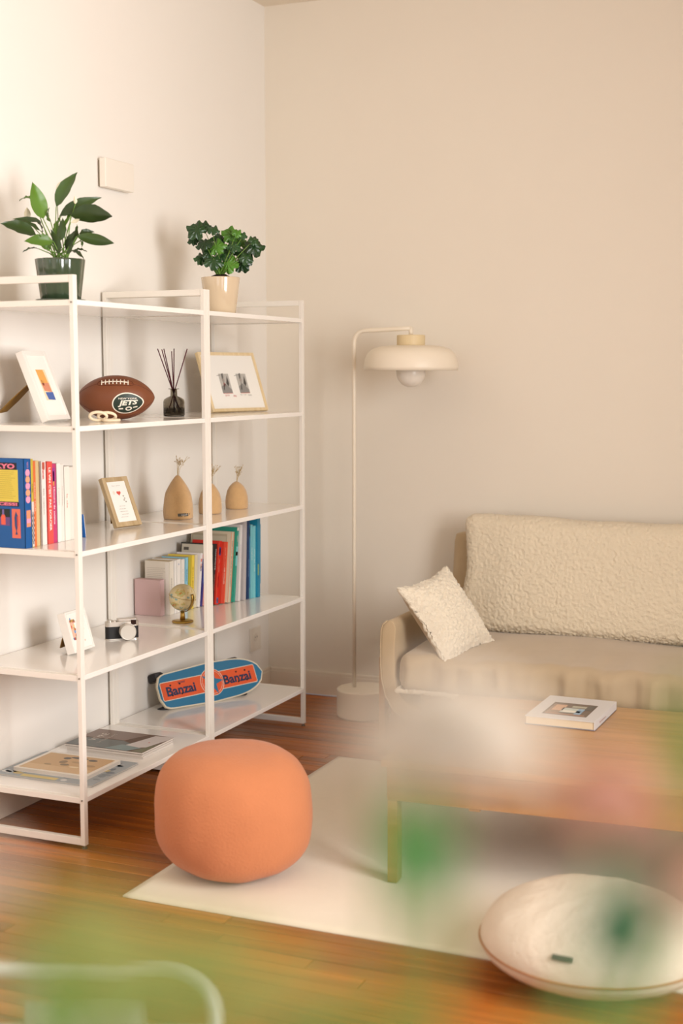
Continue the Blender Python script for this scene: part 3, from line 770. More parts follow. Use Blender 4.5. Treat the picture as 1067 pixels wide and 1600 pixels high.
for i, q in enumerate(tall):
    if prev:
        ycur += prev[1] / math.cos(R(prev[5])) + max(0, min(prev[4], q[4]) * (math.tan(R(prev[5])) - math.tan(R(q[5])))) + .0008
    prev = q; tall[i] = (ycur,) + q[1:] + (i,)
for y0, thk, xs, dep, h, ln, c, ti, lab, bn in tall:
    b_ = book(lab, y0, thk, xs, dep, h, ln, c, None, '#d8cbb4', z=z4, hard=.0012, group=GT, titles=ti)
    if c == '#2d2b2a':
        cov(b_, -.165, -.012, .17, .262, '#cfc6b4'); cov(b_, -.155, -.13, .235, .248, '#5a544c', .0009)
        MB().poly([(-.165, -.0011, .17), (-.012, -.0011, .17), (-.012, -.0011, .215), (-.05, -.0011, .205), (-.085, -.0011, .200), (-.12, -.0011, .214), (-.165, -.0011, .225)], [tuple(range(7))]).build('cover_print', flat('#4a4640'), b_)
    if bn == 1:
        SP(b_, .009, .023, .215, .25, '#2c3a78'); SP(b_, .012, .020, .222, .243, '#d8d4e0'); SP(b_, .010, .022, .006, .03, '#3a74a8'); SP(b_, .014, .02, .012, .024, '#e8c04a')
        SP(b_, .001, .004, .002, .27, '#e8603a')
    if bn == 2: SP(b_, .030, .0355, .002, .268, '#ee7a50')
    if c == '#d8cab0':
        cov(b_, -.195, -.02, .02, .30, '#b9ac92'); cov(b_, -.19, -.025, .03, .29, '#c9bea6', .0009); cov(b_, -.15, -.09, .255, .268, '#4a443c', .0012); cov(b_, -.148, -.092, .257, .266, '#b9ac92', .0015)
        SP(b_, .023, .0275, .002, .31, '#ef8a5c'); SP(b_, .0005, .003, .002, .31, '#ef8a5c')
    if c == '#2c9a84': SP(b_, .001, .017, .16, .245, '#7fc6c4'); SP(b_, .001, .017, .205, .222, '#e8703c'); SP(b_, .001, .017, .315, .329, '#e6ddd0')
    if c == '#1c86a6': SP(b_, .004, .012, .10, .15, '#a8c070'); SP(b_, .022, .031, .06, .33, '#4f9ab4')
    if c == '#1d3a66': SP(b_, .014, .023, .05, .33, '#3e6a98'); SP(b_, .014, .023, .28, .32, '#c88a78')

# ------------------------------------------------------------------ felt vases with dried sprigs
M_felt = mat('beige_felt', '#cfa673', .95, bump=.9, bscale=260, bdist=.003, var=.10, vscale=40, sheen=.4)
M_dry = mat('dried_sprig', '#b99c66', .8)
def vase(label, loc, prof, tag_=False, sp=None):
    t = thing('felt_vase', label, 'vase', loc, group='beige felt vases on the middle shelf')
    MB().lathe(prof, n=44, fn=lambda v, tt: v + Vector((v.x, v.y, 0)) * .03 * (noise.noise(v * 60 + Vector(loc)))).build('felt_body', M_felt, t, smooth=True)
    top = prof[-2][1]
    if tag_:
        a = -.45
        b = MB(); r = .0605; vs = []
        for k in range(6):
            an = a - .62 + .9 * k / 5
            for z_ in (.014, .026): vs.append((r * math.cos(an) * 1.0, r * math.sin(an), z_))
        b.poly(vs, [(2 * i, 2 * i + 2, 2 * i + 3, 2 * i + 1) for i in range(5)])
        b.build('woven_tag', mat('grey_label', '#5c554c', .8), t)
        f = lambda v: Vector((.0612 * math.cos(a - .17 + v[0] / .06), .0612 * math.sin(a - .17 + v[0] / .06), .020 + v[1]))
        text('HALLO', .01, M_paper, t, None, 'lettering', fit=(.026, .005), fn=f)
    s = thing('dried_sprig', 'dried beige flower sprig standing in ' + sp[0], 'dried flower', (loc[0], loc[1], loc[2] + top - .03), group='dried sprigs in the felt vases')
    rnd = random.Random(sp[2]); H = sp[1]
    heads = MB(); stem = MB()
    for k in range(5):
        dx = rnd.uniform(-.01, .045); hh = .03 + H * rnd.uniform(.55, 1)
        tip = RH * dx + Vector((0, 0, hh)) + DP * rnd.uniform(-.015, .015)
        mid = RH * dx * .25 + Vector((0, 0, hh * .55))
        stem.tube([(0, 0, .002), mid, tip], .0007, 5)
        for q in range(5):
            c = mid + (tip - mid) * rnd.uniform(.3, 1) + Vector((rnd.uniform(-.009, .009), rnd.uniform(-.009, .009), rnd.uniform(-.003, .009)))
            stem.tube([mid + (tip - mid) * .35, c], .0005, 4)
            for w_ in range(3):
                cc = c + Vector((rnd.uniform(-.003, .003), rnd.uniform(-.003, .003), rnd.uniform(-.003, .003)))
                heads.lathe([(0, -.0018), (.0016, 0), (0, .0018)], cc, 6, cap=False)
    stem.build('stem', M_dry, s)
    o = heads.build('seed_head', M_dry, s); o['kind'] = 'stuff'
    return t
vase('largest beige felt vase with a small grey tag, pinched pointed top', (.240, -1.305, Z[2]),
     [(0, .0005), (.058, .0005), (.0605, .006), (.0605, .03), (.0595, .055), (.056, .085), (.050, .107), (.040, .128), (.028, .148), (.018, .162), (.010, .172), (.006, .176), (.0045, .176), (.0045, .140), (0, .140)][:-2] + [(.0035, .17)], True, ('the largest tagged felt vase', .09, 3))
vase('middle beige felt vase half hidden behind the shelf posts', (.262, -1.075, Z[2]),
     [(0, .0005), (.046, .0005), (.0485, .005), (.0490, .03), (.0465, .06), (.040, .085), (.030, .104), (.018, .120), (.008, .128), (.0045, .130), (.0035, .126)], False, ('the felt vase behind the shelf post', .085, 5))
vase('smallest rounded beige felt vase at the right end of the vases', (.265, -.84, Z[2]),
     [(0, .0005), (.0475, .0005), (.049, .004), (.0495, .03), (.047, .055), (.041, .078), (.031, .097), (.019, .109), (.009, .116), (.0045, .118), (.0035, .114)], False, ('the smallest felt vase at right', .065, 8))

# ------------------------------------------------------------------ globe
t = thing('small_globe', 'small antique-coloured globe on a gold stand in front of the paperbacks', 'globe', (.280, -1.350, z4))
M_gold = mat('brushed_gold', '#b3924a', .3, metal=.9)
MB().lathe([(0, .0004), (.042, .0004), (.044, .003), (.043, .006), (.036, .009), (.012, .011), (0, .011)], n=40).build('base', M_gold, t, smooth=True)
GC = Vector((0, 0, .102)); GR = .0545
for sg in (-1, 1):
    a0 = R(-90); pts = []
    for i in range(12):
        a = R(-90) + R(86) * i / 11
        pts.append((GC + RH * sg * math.cos(a) * .0 + Vector((0, 0, 0))))
b = MB()
prev = None
for i in range(15):
    a = R(-100 + 118 * i / 14)
    p = GC + (-DP * .62 + RH * .78).normalized() * math.cos(a) * (GR + .004) + Vector((0, 0, math.sin(a) * (GR + .004)))
    q = [p + s_ * (DP * .78 + RH * .62).normalized() * .006 for s_ in (-1, 1)]
    vs = [b.bm.verts.new(x) for x in q]
    if prev: b.bm.faces.new([prev[0], prev[1], vs[1], vs[0]])
    prev = vs
o = b.build('meridian_arm', M_gold, t, smooth=True); sm = o.modifiers.new('thick', 'SOLIDIFY'); sm.thickness = .002; sm.offset = 1
MB().tube([(0, 0, .010), (0, 0, .046)], [.011, .008], 12).build('pedestal', M_gold, t, smooth=True)
m = bpy.data.materials.new('antique_globe_map'); m.use_nodes = True
N = m.node_tree.nodes; L_ = m.node_tree.links
tc = N.new('ShaderNodeTexCoord'); tn = N.new('ShaderNodeTexNoise'); tn.inputs['Scale'].default_value = 26; tn.inputs['Detail'].default_value = 3
L_.new(tc.outputs['Object'], tn.inputs['Vector'])
cr = N.new('ShaderNodeValToRGB'); cr.color_ramp.interpolation = 'CONSTANT'
els = cr.color_ramp.elements; els[0].position = 0; els[0].color = col('#8fa9a0'); els[1].position = .40; els[1].color = col('#d9c798')
for p_, c_ in ((.56, '#cdb06e'), (.60, '#b9b878'), (.645, '#b98446'), (.69, '#c9a060')):
    e = els.new(p_); e.color = col(c_)
L_.new(tn.outputs['Fac'], cr.inputs[0]); L_.new(cr.outputs[0], N['Principled BSDF'].inputs['Base Color']); N['Principled BSDF'].inputs['Roughness'].default_value = .18
b = MB(); bmesh.ops.create_uvsphere(b.bm, u_segments=40, v_segments=24, radius=GR)
for v in b.bm.verts: v.co += GC
b.build('globe_ball', m, t, smooth=True)
MB().tube([GC + RH * math.cos(a) * (GR + .0006) + DP * math.sin(a) * (GR + .0006) + Vector((0, 0, -.012 * math.cos(a) + .002)) for a in [2 * PI * i / 40 for i in range(40)]], .0007, 5, closed=True).build('equator_ring', M_gold, t)

# ------------------------------------------------------------------ compact camera
t = thing('compact_camera', 'silver and black retro camera standing left of the pink slipcase', 'camera', (.205, -1.80, z4 + .0004), (0, 0, R(40)))
M_lea = mat('black_leatherette', '#1c1b1c', .55, bump=.6, bscale=900, bdist=.0008)
M_alu = mat('silver_alloy', '#cfc8be', .32, metal=.75)
M_dark = mat('dark_glass', '#1a1214', .08, coat=.6)
def rrect(x0, x1, y0, y1, r, n=6):
    o = []
    for cx, cy, a0 in ((x1 - r, y1 - r, 0), (x0 + r, y1 - r, 90), (x0 + r, y0 + r, 180), (x1 - r, y0 + r, 270)):
        for i in range(n + 1):
            a = R(a0 + 90 * i / n); o.append((cx + r * math.cos(a), cy + r * math.sin(a)))
    return o
def slab(out, z0, z1, name, m, bev=0):
    b = MB(); k = len(out)
    b.poly([(x, y, z0) for x, y in out] + [(x, y, z1) for x, y in out], [tuple(range(k - 1, -1, -1)), tuple(range(k, 2 * k))] + [(i, (i + 1) % k, (i + 1) % k + k, i + k) for i in range(k)])
    return b.build(name, m, t, bevel=bev)
slab(rrect(0, .127, 0, .036, .016), 0, .004, 'bottom_plate', M_alu)
slab(rrect(.0005, .1265, .0005, .0355, .0155), .004, .050, 'body', M_lea)
slab(rrect(0, .127, 0, .036, .016), .050, .068, 'top_plate', M_alu, .0008)
slab(rrect(.045, .122, .004, .034, .008), .068, .078, 'finder_housing', M_alu, .0012)
MB().lathe([(0, .068), (.011, .068), (.011, .0745), (.010, .075), (0, .075)], (.018, .018, 0), 24).build('dial', M_alu, t)
MB().lathe([(0, .068), (.008, .068), (.008, .073), (0, .073)], (.036, .016, 0), 24).build('dial', M_alu, t)
MB().lathe([(0, .0745), (.004, .0745), (.004, .078), (0, .078)], (.018, .018, 0), 16).build('shutter_button', M_alu, t)
MB().box(.096, .116, -.0008, .004, .055, .074).build('viewfinder_window', M_dark, t, bevel=.001)
MB().box(.062, .074, -.0006, .002, .060, .066).build('flash_window', mat('pale_lens', '#b9b3aa', .2), t)
ym = Matrix(((1, 0, 0, .081), (0, 0, -1, .002), (0, 1, 0, .033), (0, 0, 0, 1)))
b = MB().lathe([(0, 0), (.031, 0), (.031, .010), (.0295, .011), (.0295, .022), (.031, .023), (.031, .030), (0, .030)], n=40); bmesh.ops.transform(b.bm, matrix=ym, verts=b.bm.verts); b.build('lens_barrel', M_alu, t)
b = MB().lathe([(0, .030), (.030, .030), (.030, .036), (.0285, .038), (.027, .0375), (0, .0375)], n=40); bmesh.ops.transform(b.bm, matrix=ym, verts=b.bm.verts); b.build('lens_cap', mat('lens_cap_silver', '#c9c2b6', .4, metal=.3), t)

# ------------------------------------------------------------------ magazines on the bottom shelf
z5 = Z[0] + .0004
def magazine(label, x0, x1, y0, y1, z, th, cover, prints, rot=0, group=None, pages='#d9cfc4'):
    t = thing('magazine', label, 'magazine', (x0, y0, z), (0, 0, R(rot)), group)
    W, D = x1 - x0, y1 - y0
    MB().box(0, W, 0, D, 0, .0008).build('back_cover', flat(cover), t)
    MB().box(.001, W - .001, .001, D - .001, .0008, th - .0008).build('pages', mat('mag_pages_' + pages.lstrip('#'), pages, .7), t)
    MB().box(0, W, 0, D, th - .0008, th).build('front_cover', flat(cover, .3), t)
    M = Matrix.Translation((0, 0, th))
    for p in prints:
        if p[0] == 'r': patch(p[1] * W, p[2] * W, p[3] * D, p[4] * D, M @ Matrix.Translation((0, 0, .0001 * (p[6] if len(p) > 6 else 1))), flat(p[5], .3), t)
        elif p[0] == 'p': polypatch([(x * W, y * D) for x, y in p[1]], M @ Matrix.Translation((0, 0, .0001 * (p[3] if len(p) > 3 else 2))), flat(p[2], .3), t)
        else: text(p[1], .02, flat(p[6]), t, M @ Matrix(((0, -1, 0, p[2] * W), (1, 0, 0, p[3] * D), (0, 0, 1, .0009), (0, 0, 0, 1))), fit=(p[4], p[5]))
    return t
GM = 'magazines lying on the bottom shelf'
rr = random.Random(4)
pr = [('p', ell(rr.uniform(.06, .94), rr.uniform(.06, .94), rr.uniform(.02, .06), rr.uniform(.02, .05), 8), rr.choice(['#8f9aa4', '#6d7680', '#b4b8ba', '#d9d8d4', '#c9b47a', '#7d868c'])) for i in range(60)]
pr += [('r', .25, .62, .02, .10, '#d8c37c', 4)]
magazine('large grey patterned newspaper magazine lying under the sand coloured one', .020, .424, -2.243, -1.935, z5, .006, '#a7adb0', pr, 0, GM, '#c4bcb2')
pr = [('r', .05, .95, .06, .94, '#c9a069')] + [('p', ell(cx, cy, rx_, ry_, 10), c, 4) for cx, cy, rx_, ry_, c in
      ((.42, .55, .05, .08, '#8a6a3c'), (.5, .42, .06, .05, '#7a6238'), (.6, .6, .09, .04, '#b08a58'), (.38, .75, .05, .06, '#4a3a24'), (.52, .82, .12, .05, '#3e3222'), (.72, .78, .06, .05, '#4c3c26'), (.66, .35, .07, .04, '#e6cfa6'), (.3, .35, .05, .03, '#9a7c4c'), (.8, .5, .08, .05, '#a9824e'))]
pr += [('r', .05, .95, .06, .30, '#d3ae7c', 3)]
magazine('sand coloured magazine with white border on top of the grey one', .062, .372, -2.195, -1.972, z5 + .0065, .013, '#ece4d8', pr, 0, GM, '#d6ccc0')
zz = z5; labs = ['lowest', 'middle']
magazine('lowest white spined magazine of the stack of three at the back', .068, .405, -1.872, -1.650, zz, .009, '#ddd5cc', [], 0, GM)
magazine('middle magazine with dark red spine line in the stack of three', .066, .403, -1.876, -1.648, zz + .0095, .008, '#d8cfc6', [], 0, GM)
pr = [('r', 0, 1, 0, 1, '#6a5548'), ('p', [(.0, .0), (.62, .0), (.8, .3), (.55, .5), (0, .45)], '#4f5450', 3), ('p', [(.66, .25), (.78, .95), (1, 1), (1, .8), (.93, .3), (.8, .18)], '#cfc6c2', 4),
      ('p', [(.5, .0), (.8, .0), (.9, .22), (.62, .3)], '#6f8484', 5), ('p', [(.86, .0), (1, .0), (1, .55), (.93, .3)], '#6b6a4c', 6), ('p', ell(.86, .55, .012, .02, 8), '#b4403a', 7), ('p', [(0, .5), (.55, .52), (.7, 1), (0, 1)], '#74594a', 4),
      ('t', 'VIVRE', .20, .55, .11, .028, '#d9cdc2'), ('t', 'L\'ATELIER BLANC', .32, .52, .13, .012, '#cfc2b6')]
magazine('dark brown covered magazine topmost of the stack of three', .066, .405, -1.878, -1.646, zz + .018, .008, '#6a5548', pr, 0, GM)

# ------------------------------------------------------------------ skateboard leaning on the bottom shelf
P0 = Vector((.098, -1.222, z5)); P1 = Vector((.262, -.885, z5))
ex = (P1 - P0).normalized(); side = Vector((ex.y, -ex.x, 0))       # side points to the viewer
ea = R(24); ez = (Vector((0, 0, 1)) * math.cos(ea) - side * math.sin(ea)).normalized(); en = ex.cross(ez); 
if en.dot(side) < 0: en = -en
LB, WB = .560, .178
mid = (P0 + P1) / 2
t = thing('skateboard', 'blue and orange retro skateboard leaning on the bottom shelf', 'skateboard', (mid.x, mid.y, z5))
def outl(s=1.0, in_=0):
    pts = []
    top = []
    for i in range(33):
        u = -1 + 2 * i / 32
        wv = (.5 * WB) * (1 - .10 * abs(u)) * (1 - max(0, -u) ** 1 * .06)
        if u < -.82: wv *= math.sqrt(max(0, 1 - ((-u - .82) / .18) ** 2)) * .55 + .45 if u > -.999 else .40
        if u > .35: wv *= math.sqrt(max(0, 1 - ((u - .35) / .65) ** 2.4))
        top.append((u * LB / 2, max(0, wv)))
    pts = [(x * (1 - in_ * 2 / LB), y - min(y, in_)) for x, y in top] + [(x * (1 - in_ * 2 / LB), -(y - min(y, in_))) for x, y in reversed(top) if y > 1e-4]
    return pts
BO = Vector((0, 0, 0)) + ez * (WB / 2 + .0005) + side * .012 + ex * .092
BM_ = Matrix(((ex.x, ez.x, en.x, BO.x), (ex.y, ez.y, en.y, BO.y), (ex.z, ez.z, en.z, BO.z), (0, 0, 0, 1)))
BM_ = BM_ @ Matrix.Rotation(R(1.5), 4, 'Z')
def bpatch(pts, e, m, name, h=.0003): return polypatch(pts, BM_ @ Matrix.Translation((0, 0, e)), m, t, name, h)
M_bblue = mat('board_blue', '#2c7194', .35, coat=.4, var=.06); M_bor = mat('board_orange', '#dd5a30', .4, coat=.3); M_bnavy = mat('board_navy', '#2c3350', .4); M_bcream = mat('board_cream', '#d8d3c0', .45)
bpatch(outl(), -.010, mat('board_edge_wood', '#d9cdb4', .5), 'deck', .010)
bpatch(outl(in_=.005), 0, M_bblue, 'deck_graphic', .0004)
def rr2(x0, x1, y0, y1, r): return rrect(x0, x1, y0, y1, r, 4)
for xa, xb in ((-.262, -.03), (.03, .236)):
    bpatch(rr2(xa - .003, xb + .003, -.041, .041, .008), .0005, M_bcream, 'stripe_border')
    bpatch(rr2(xa, xb, -.038, .038, .006), .0009, M_bor, 'orange_panel')
bpatch(ell(0, 0, .061, .061, 36), .0010, M_bcream, 'ring'); bpatch(ell(0, 0, .0585, .0585, 36), .0013, M_bor, 'ring')
bpatch(ell(0, 0, .052, .052, 36), .0016, M_bcream, 'ring'); bpatch(ell(0, 0, .0505, .0505, 36), .0019, M_bor, 'disc')
star = []
for i in range(10):
    a = 2 * PI * i / 10 ; r_ = .058 if i % 2 == 0 else .022
    star.append((r_ * math.cos(a), r_ * math.sin(a)))
bpatch(star, .0022, M_bblue, 'star')
for cx in (-.165, .135):
    text('Banzai', .03, M_bnavy, t, BM_ @ Matrix.Translation((cx, -.003, .0016)), fit=(.150, .042), bold=.001)
text('TONY', .01, M_bnavy, t, BM_ @ Matrix.Translation((-.155, .027, .0016)), fit=(.04, .008), bold=.0003)
bi = 0
for cx in (-.205, .145):
    for dx in (-.024, .024):
        for dy in (-.022, .022):
            b = MB(); mm = BM_ @ Matrix.Translation((cx + dx + .015, dy, .0012)); b.tube([mm @ Vector((0, 0, 0)), mm @ Vector((0, 0, .0016))], .0042, 10); b.build('bolt', M_rubber, t)
M_whl = mat('black_wheel', '#232021', .45)
for cx in (-.240, .160):
    tr = MB(); tr.obox(BM_, cx - .022, cx + .022, -.025, .025, -.016, -.010)
    tr.obox(BM_, cx - .012, cx + .012, -.018, .018, -.040, -.016)
    tr.tube([BM_ @ Vector((cx, -.062, -.044)), BM_ @ Vector((cx, .062, -.044))], .008, 12)
    tk = tr.build('truck', mat('truck_metal', '#8c8a86', .4, metal=.8), t)
    for sg in (-1, 1):
        b = MB(); ya = sg * .056; yb = sg * .092
        b.tube([BM_ @ Vector((cx, ya, -.052)), BM_ @ Vector((cx, ya + (yb - ya) * .15, -.052)), BM_ @ Vector((cx, ya + (yb - ya) * .85, -.052)), BM_ @ Vector((cx, yb, -.052))], [.029, .034, .034, .028], 24)
        b.build('wheel', M_whl, t, smooth=False)

# ------------------------------------------------------------------ floor lamp
LX, LY = .595, -.30
t = thing('floor_lamp', 'cream floor lamp with a domed shade and heavy round base in the corner', 'lamp', (LX, LY, 0))
off = Vector((LX, LY, 0))
M_lamp = mat('cream_lamp_paint', '#ecdfca', .4)
MB(off).lathe([(0, .0005), (.122, .0005), (.127, .004), (.128, .010), (.128, .126), (.126, .130), (.121, .132), (0, .132)], (.645, LY, 0), 56).build('base', M_lamp, t, smooth=False, bevel=.002)
rad = .055; pts = [(LX, LY, .132)] + [(LX, LY, z_) for z_ in (.6, 1.1, 1.5, 1.793 - rad)]
for i in range(1, 9):
    a = PI - PI / 2 * i / 8
    pts.append((LX + rad + rad * math.cos(a), LY, 1.793 - rad + rad * math.sin(a)))
pts += [(.70, LY, 1.794), (.80, LY, 1.798), (.872, LY, 1.800)]
rs = [.0085] * 3 + [.0088] + [.0098] * (len(pts) - 4)
MB(off).tube(pts, rs, 14).build('pole', M_lamp, t, smooth=True)
MB(off).tube([(.873, LY, 1.806), (.873, LY, 1.765)], .0095, 14).build('shade_stem', M_lamp, t, smooth=True)
MB(off).lathe([(0, 1.722), (.064, 1.722), (.064, 1.767), (.062, 1.770), (0, 1.770)], (.873, LY, 0), 40).build('cap', mat('pale_wood_cap', '#dcc69c', .5, var=.06), t)
SR = .2125
MB(off).lathe([(.060, 1.7245), (.10, 1.7235), (.145, 1.718), (.178, 1.706), (.197, 1.688), (.208, 1.662), (.2125, 1.630), (.2125, 1.612), (.2095, 1.612), (.2095, 1.630), (.205, 1.660), (.194, 1.684), (.176, 1.701), (.145, 1.713), (.10, 1.718), (.060, 1.719)], (.873, LY, 0), 64, cap=False).build('shade', M_lamp, t, smooth=True)
b = MB(off); bmesh.ops.create_uvsphere(b.bm, u_segments=36, v_segments=20, radius=.066)
for v in b.bm.verts: v.co += Vector((.873, LY, 1.602)) - off
b.build('globe_bulb', mat('opal_glass', '#efe6d8', .25), t, smooth=True)
MB(off).tube([(.873, LY, 1.722), (.873, LY, 1.66)], .02, 16).build('lamp_holder', M_lamp, t, smooth=True)

# ------------------------------------------------------------------ rug
t = MB()
rx0, rx1, ry0, ry1 = .815, 3.55, -2.665, -1.0
nx, ny = 90, 60; top = []; bot = []
for i in range(nx + 1):
    for j in range(ny + 1):
        x = rx0 + (rx1 - rx0) * i / nx; y_ = ry0 + (ry1 - ry0) * j / ny
        h = .0105 + .0012 * noise.noise(Vector((x * 3, y_ * 3, 0)))
        e = .003 * noise.noise(Vector((x * 4, y_ * 4, 5)))
        xx = x + (e if i in (0, nx) else 0); yy = y_ + (e if j in (0, ny) else 0)
        if i in (0, nx) or j in (0, ny): h -= .004
        top.append((xx, yy, h)); bot.append((xx, yy, .0006))
idx = lambda i, j: i * (ny + 1) + j; K = len(top)
fs = [(idx(i, j), idx(i + 1, j), idx(i + 1, j + 1), idx(i, j + 1)) for i in range(nx) for j in range(ny)]
fs += [(idx(i, 0) + K, idx(i + 1, 0) + K, idx(i + 1, 0), idx(i, 0)) for i in range(nx)] + [(idx(i, ny), idx(i + 1, ny), idx(i + 1, ny) + K, idx(i, ny) + K) for i in range(nx)]
fs += [(idx(0, j), idx(0, j + 1), idx(0, j + 1) + K, idx(0, j) + K) for j in range(ny)] + [(idx(nx, j) + K, idx(nx, j + 1) + K, idx(nx, j + 1), idx(nx, j)) for j in range(ny)]
fs.append((K + idx(0, 0), K + idx(0, ny), K + idx(nx, ny), K + idx(nx, 0)))
t.poly(top + bot, fs)
rug = t.build('rug', mat('cream_wool_rug', '#e4d8c2', .95, bump=.6, bscale=350, bdist=.002, var=.03, vscale=30, sheen=.3), smooth=True)
tag(rug, 'cream flat woven wool rug under the coffee table and the pouf', 'rug')

# ------------------------------------------------------------------ pouf
pc = Vector((1.036, -2.348, .0115))
def pouffn(v, tt): return v
prof = []
a_, H_ = .252, .405
for i in range(41):
    u = -PI / 2 + PI * i / 40
    c_, s_ = math.cos(u), math.sin(u)
    r_ = a_ * abs(c_) ** .62
    z_ = math.copysign(abs(s_) ** .80, s_)
    prof.append((r_ if i not in (0, 40) else 0, H_ / 2 + H_ / 2 * z_))
def pf(v, tt):
    n_ = noise.noise(v * 5 + Vector((3, 1, 2))) * .010 + noise.noise(v * 14) * .003
    r = Vector((v.x, v.y, v.z - H_ / 2))
    v = v + (r.normalized() * n_ if r.length > 1e-6 else Vector((0, 0, 0)))
    v.z = max(v.z, .0004)
    v.x += (v.z - H_ / 2) * -.05
    return v
o = MB().lathe(prof, n=80, fn=pf).build('pouf', mat('salmon_felt', '#c27a50', .95, bump=.5, bscale=130, bdist=.004, var=.08, vscale=7, sheen=.12), smooth=True)
o.location = pc
tag(o, 'round salmon orange felt pouf standing on the rug corner', 'pouf')

# ------------------------------------------------------------------ coffee table
t = thing('coffee_table', 'low oak coffee table with a deep apron in front of the sofa', 'table', (1.527, -2.265, .0116), (0, 0, R(3.2)))
M_tab = wood('oak_table', '#b98a55', '#a17843', .32, (1.3, 16, 16), coat=.15)
M_tab_shade = wood('oak_table_shaded', '#ab7840', '#8f6030', .4, (1.3, 16, 16))  # same oak, darker: apron's shade away from the window put into the colour
TZ = .391; TWd, TDp = 1.36, .93
for i in range(6):
    ya = TDp * i / 6; MB().box(-.02, TWd, ya + .0004, ya + TDp / 6 - .0004, TZ - .022, TZ).build('board', M_tab, t, bevel=.0012)
def apr(n, x0, x1, y0, y1): MB().box(x0, x1, y0, y1, TZ - .125, TZ - .0225).build(n, M_tab_shade, t, bevel=.002)
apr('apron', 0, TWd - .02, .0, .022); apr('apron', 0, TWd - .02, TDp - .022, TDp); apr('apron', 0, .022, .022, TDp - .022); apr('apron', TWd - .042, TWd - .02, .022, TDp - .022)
for x0 in (0.001, TWd - .052):
    for y0 in (.001, TDp - .051): MB().box(x0, x0 + .032, y0, y0 + .05, .0005, TZ - .126).build('leg', M_tab, t, bevel=.002)
MB().box(.262, .297, .004, .02, TZ - .134, TZ - .1255).build('drawer_pull', M_tab_shade, t, bevel=.002)

# book on the table
tz = .0116 + TZ + .0006
t = thing('coffee_table_book', 'pale grey hardback photo book lying on the coffee table', 'book', (1.800, -1.665, tz), (0, 0, R(-1)))
M_cv = mat('grey_cloth_cover', '#cfcbc8', .55); W_, D_ = .243, .318
MB().box(0, W_, 0, D_, 0, .003).build('back_cover', mat('slate_cover', '#6f6f78', .55), t, bevel=.0008)
MB().box(.004, W_ - .004, .003, D_ - .003, .003, .028).build('pages', mat('cream_pages', '#d9c6a6', .8), t)
MB().box(0, W_, 0, D_, .028, .031).build('front_cover', M_cv, t, bevel=.0008)
MB().box(W_ - .0035, W_, 0, D_, .003, .028).build('spine', M_cv, t)
M = Matrix.Translation((0, 0, .031))
patch(.045, .200, .05, .225, M, flat('#5a463a', .3), t, 'cover_print')
for a in ((.052, .095, .06, .20, '#8a6a54', 4), (.062, .10, .11, .19, '#c89a78', 6), (.095, .17, .09, .155, '#b9c4bc', 6), (.10, .165, .095, .12, '#e2ddd0', 8), (.15, .172, .07, .15, '#7da0bc', 8), (.17, .196, .14, .21, '#3b3a3a', 6), (.055, .19, .055, .07, '#9a6f54', 6), (.12, .17, .165, .19, '#a8a796', 6)):
    patch(a[0], a[1], a[2], a[3], M @ Matrix.Translation((0, 0, .0001 * a[5])), flat(a[4], .3), t, 'cover_print')
text('les interieurs', .02, flat('#a05a50'), t, Matrix(((0, 0, 1, W_ + .0004), (1, 0, 0, .11), (0, 1, 0, .016), (0, 0, 0, 1))), 'title', fit=(.09, .008))

# ------------------------------------------------------------------ floor cushion
cc = Vector((2.270, -2.640, .0118))
prof = []; a_ = .305; zc = .088
for i in range(33):
    u = -PI / 2 + PI * i / 32; c_, s_ = math.cos(u), math.sin(u)
    r_ = a_ * abs(c_) ** .80 if i not in (0, 32) else 0
    hh = .125 if s_ > 0 else .088
    prof.append((r_, zc + hh * math.copysign(abs(s_) ** 1.0, s_)))
def cf(v, tt):
    v = Vector(v); k = noise.noise(Vector((math.cos(tt) * 4, math.sin(tt) * 4, v.z * 10))) * .006
    rr_ = math.hypot(v.x, v.y) / a_
    v.z += (noise.noise(v * 9) * .006 + noise.noise(v * 22) * .003) * (1 if v.z > zc else .3)
    v.x *= 1 + k; v.y *= 1 + k
    v.z = max(.0005, v.z); return v
o = thing('floor_cushion', 'round cream floor cushion with tan piping beside the coffee table', 'cushion', cc)
MB().lathe(prof, n=96, fn=cf).build('cover', mat('cream_cotton', '#d6c8b4', .9, bump=.4, bscale=50, bdist=.006, var=.05, vscale=12), o, smooth=True)
MB().tube([(a_ * 1.004 * math.cos(x), a_ * 1.004 * math.sin(x), zc + .001) for x in [2 * PI * i / 90 for i in range(90)]], .0032, 8, closed=True).build('piping', mat('tan_piping', '#a8764e', .7), o, smooth=True)
tg = MB(); an = R(-94)
tg.obox(basis((a_ * .93 * math.cos(an), a_ * .93 * math.sin(an), zc + .056), (-math.sin(an), math.cos(an), 0), (-math.cos(an) * .9, -math.sin(an) * .9, .8)), -.026, .026, -.007, .007, 0, .0025)
tg.build('label_tag', mat('dark_tag', '#4c4b40', .7), o)

# ------------------------------------------------------------------ sofa
SX1 = 2.95
t = thing('sofa', 'beige linen sofa with wooden legs along the back wall', 'sofa', (1.95, -.55, 0))
off = t.location
M_lin = mat('beige_linen', '#bda583', .9, bump=.35, bscale=700, bdist=.0012, var=.07, vscale=22, sheen=.25)
M_lin2 = mat('seat_linen', '#b9a384', .88, bump=.35, bscale=600, bdist=.0012, var=.06, vscale=14, sheen=.3)
M_boucle = mat('cream_boucle', '#ebdcc1', .98, bump=1.0, bscale=230, bdist=.004, sheen=.3)
M_sherpa = mat('sherpa_fleece', '#efe2cb', .98, bump=1.0, bscale=170, bdist=.005, sheen=.4)
M_sleg = wood('sofa_leg_wood', '#b98a58', '#9c7044', .45, (16, 16, 1.4))
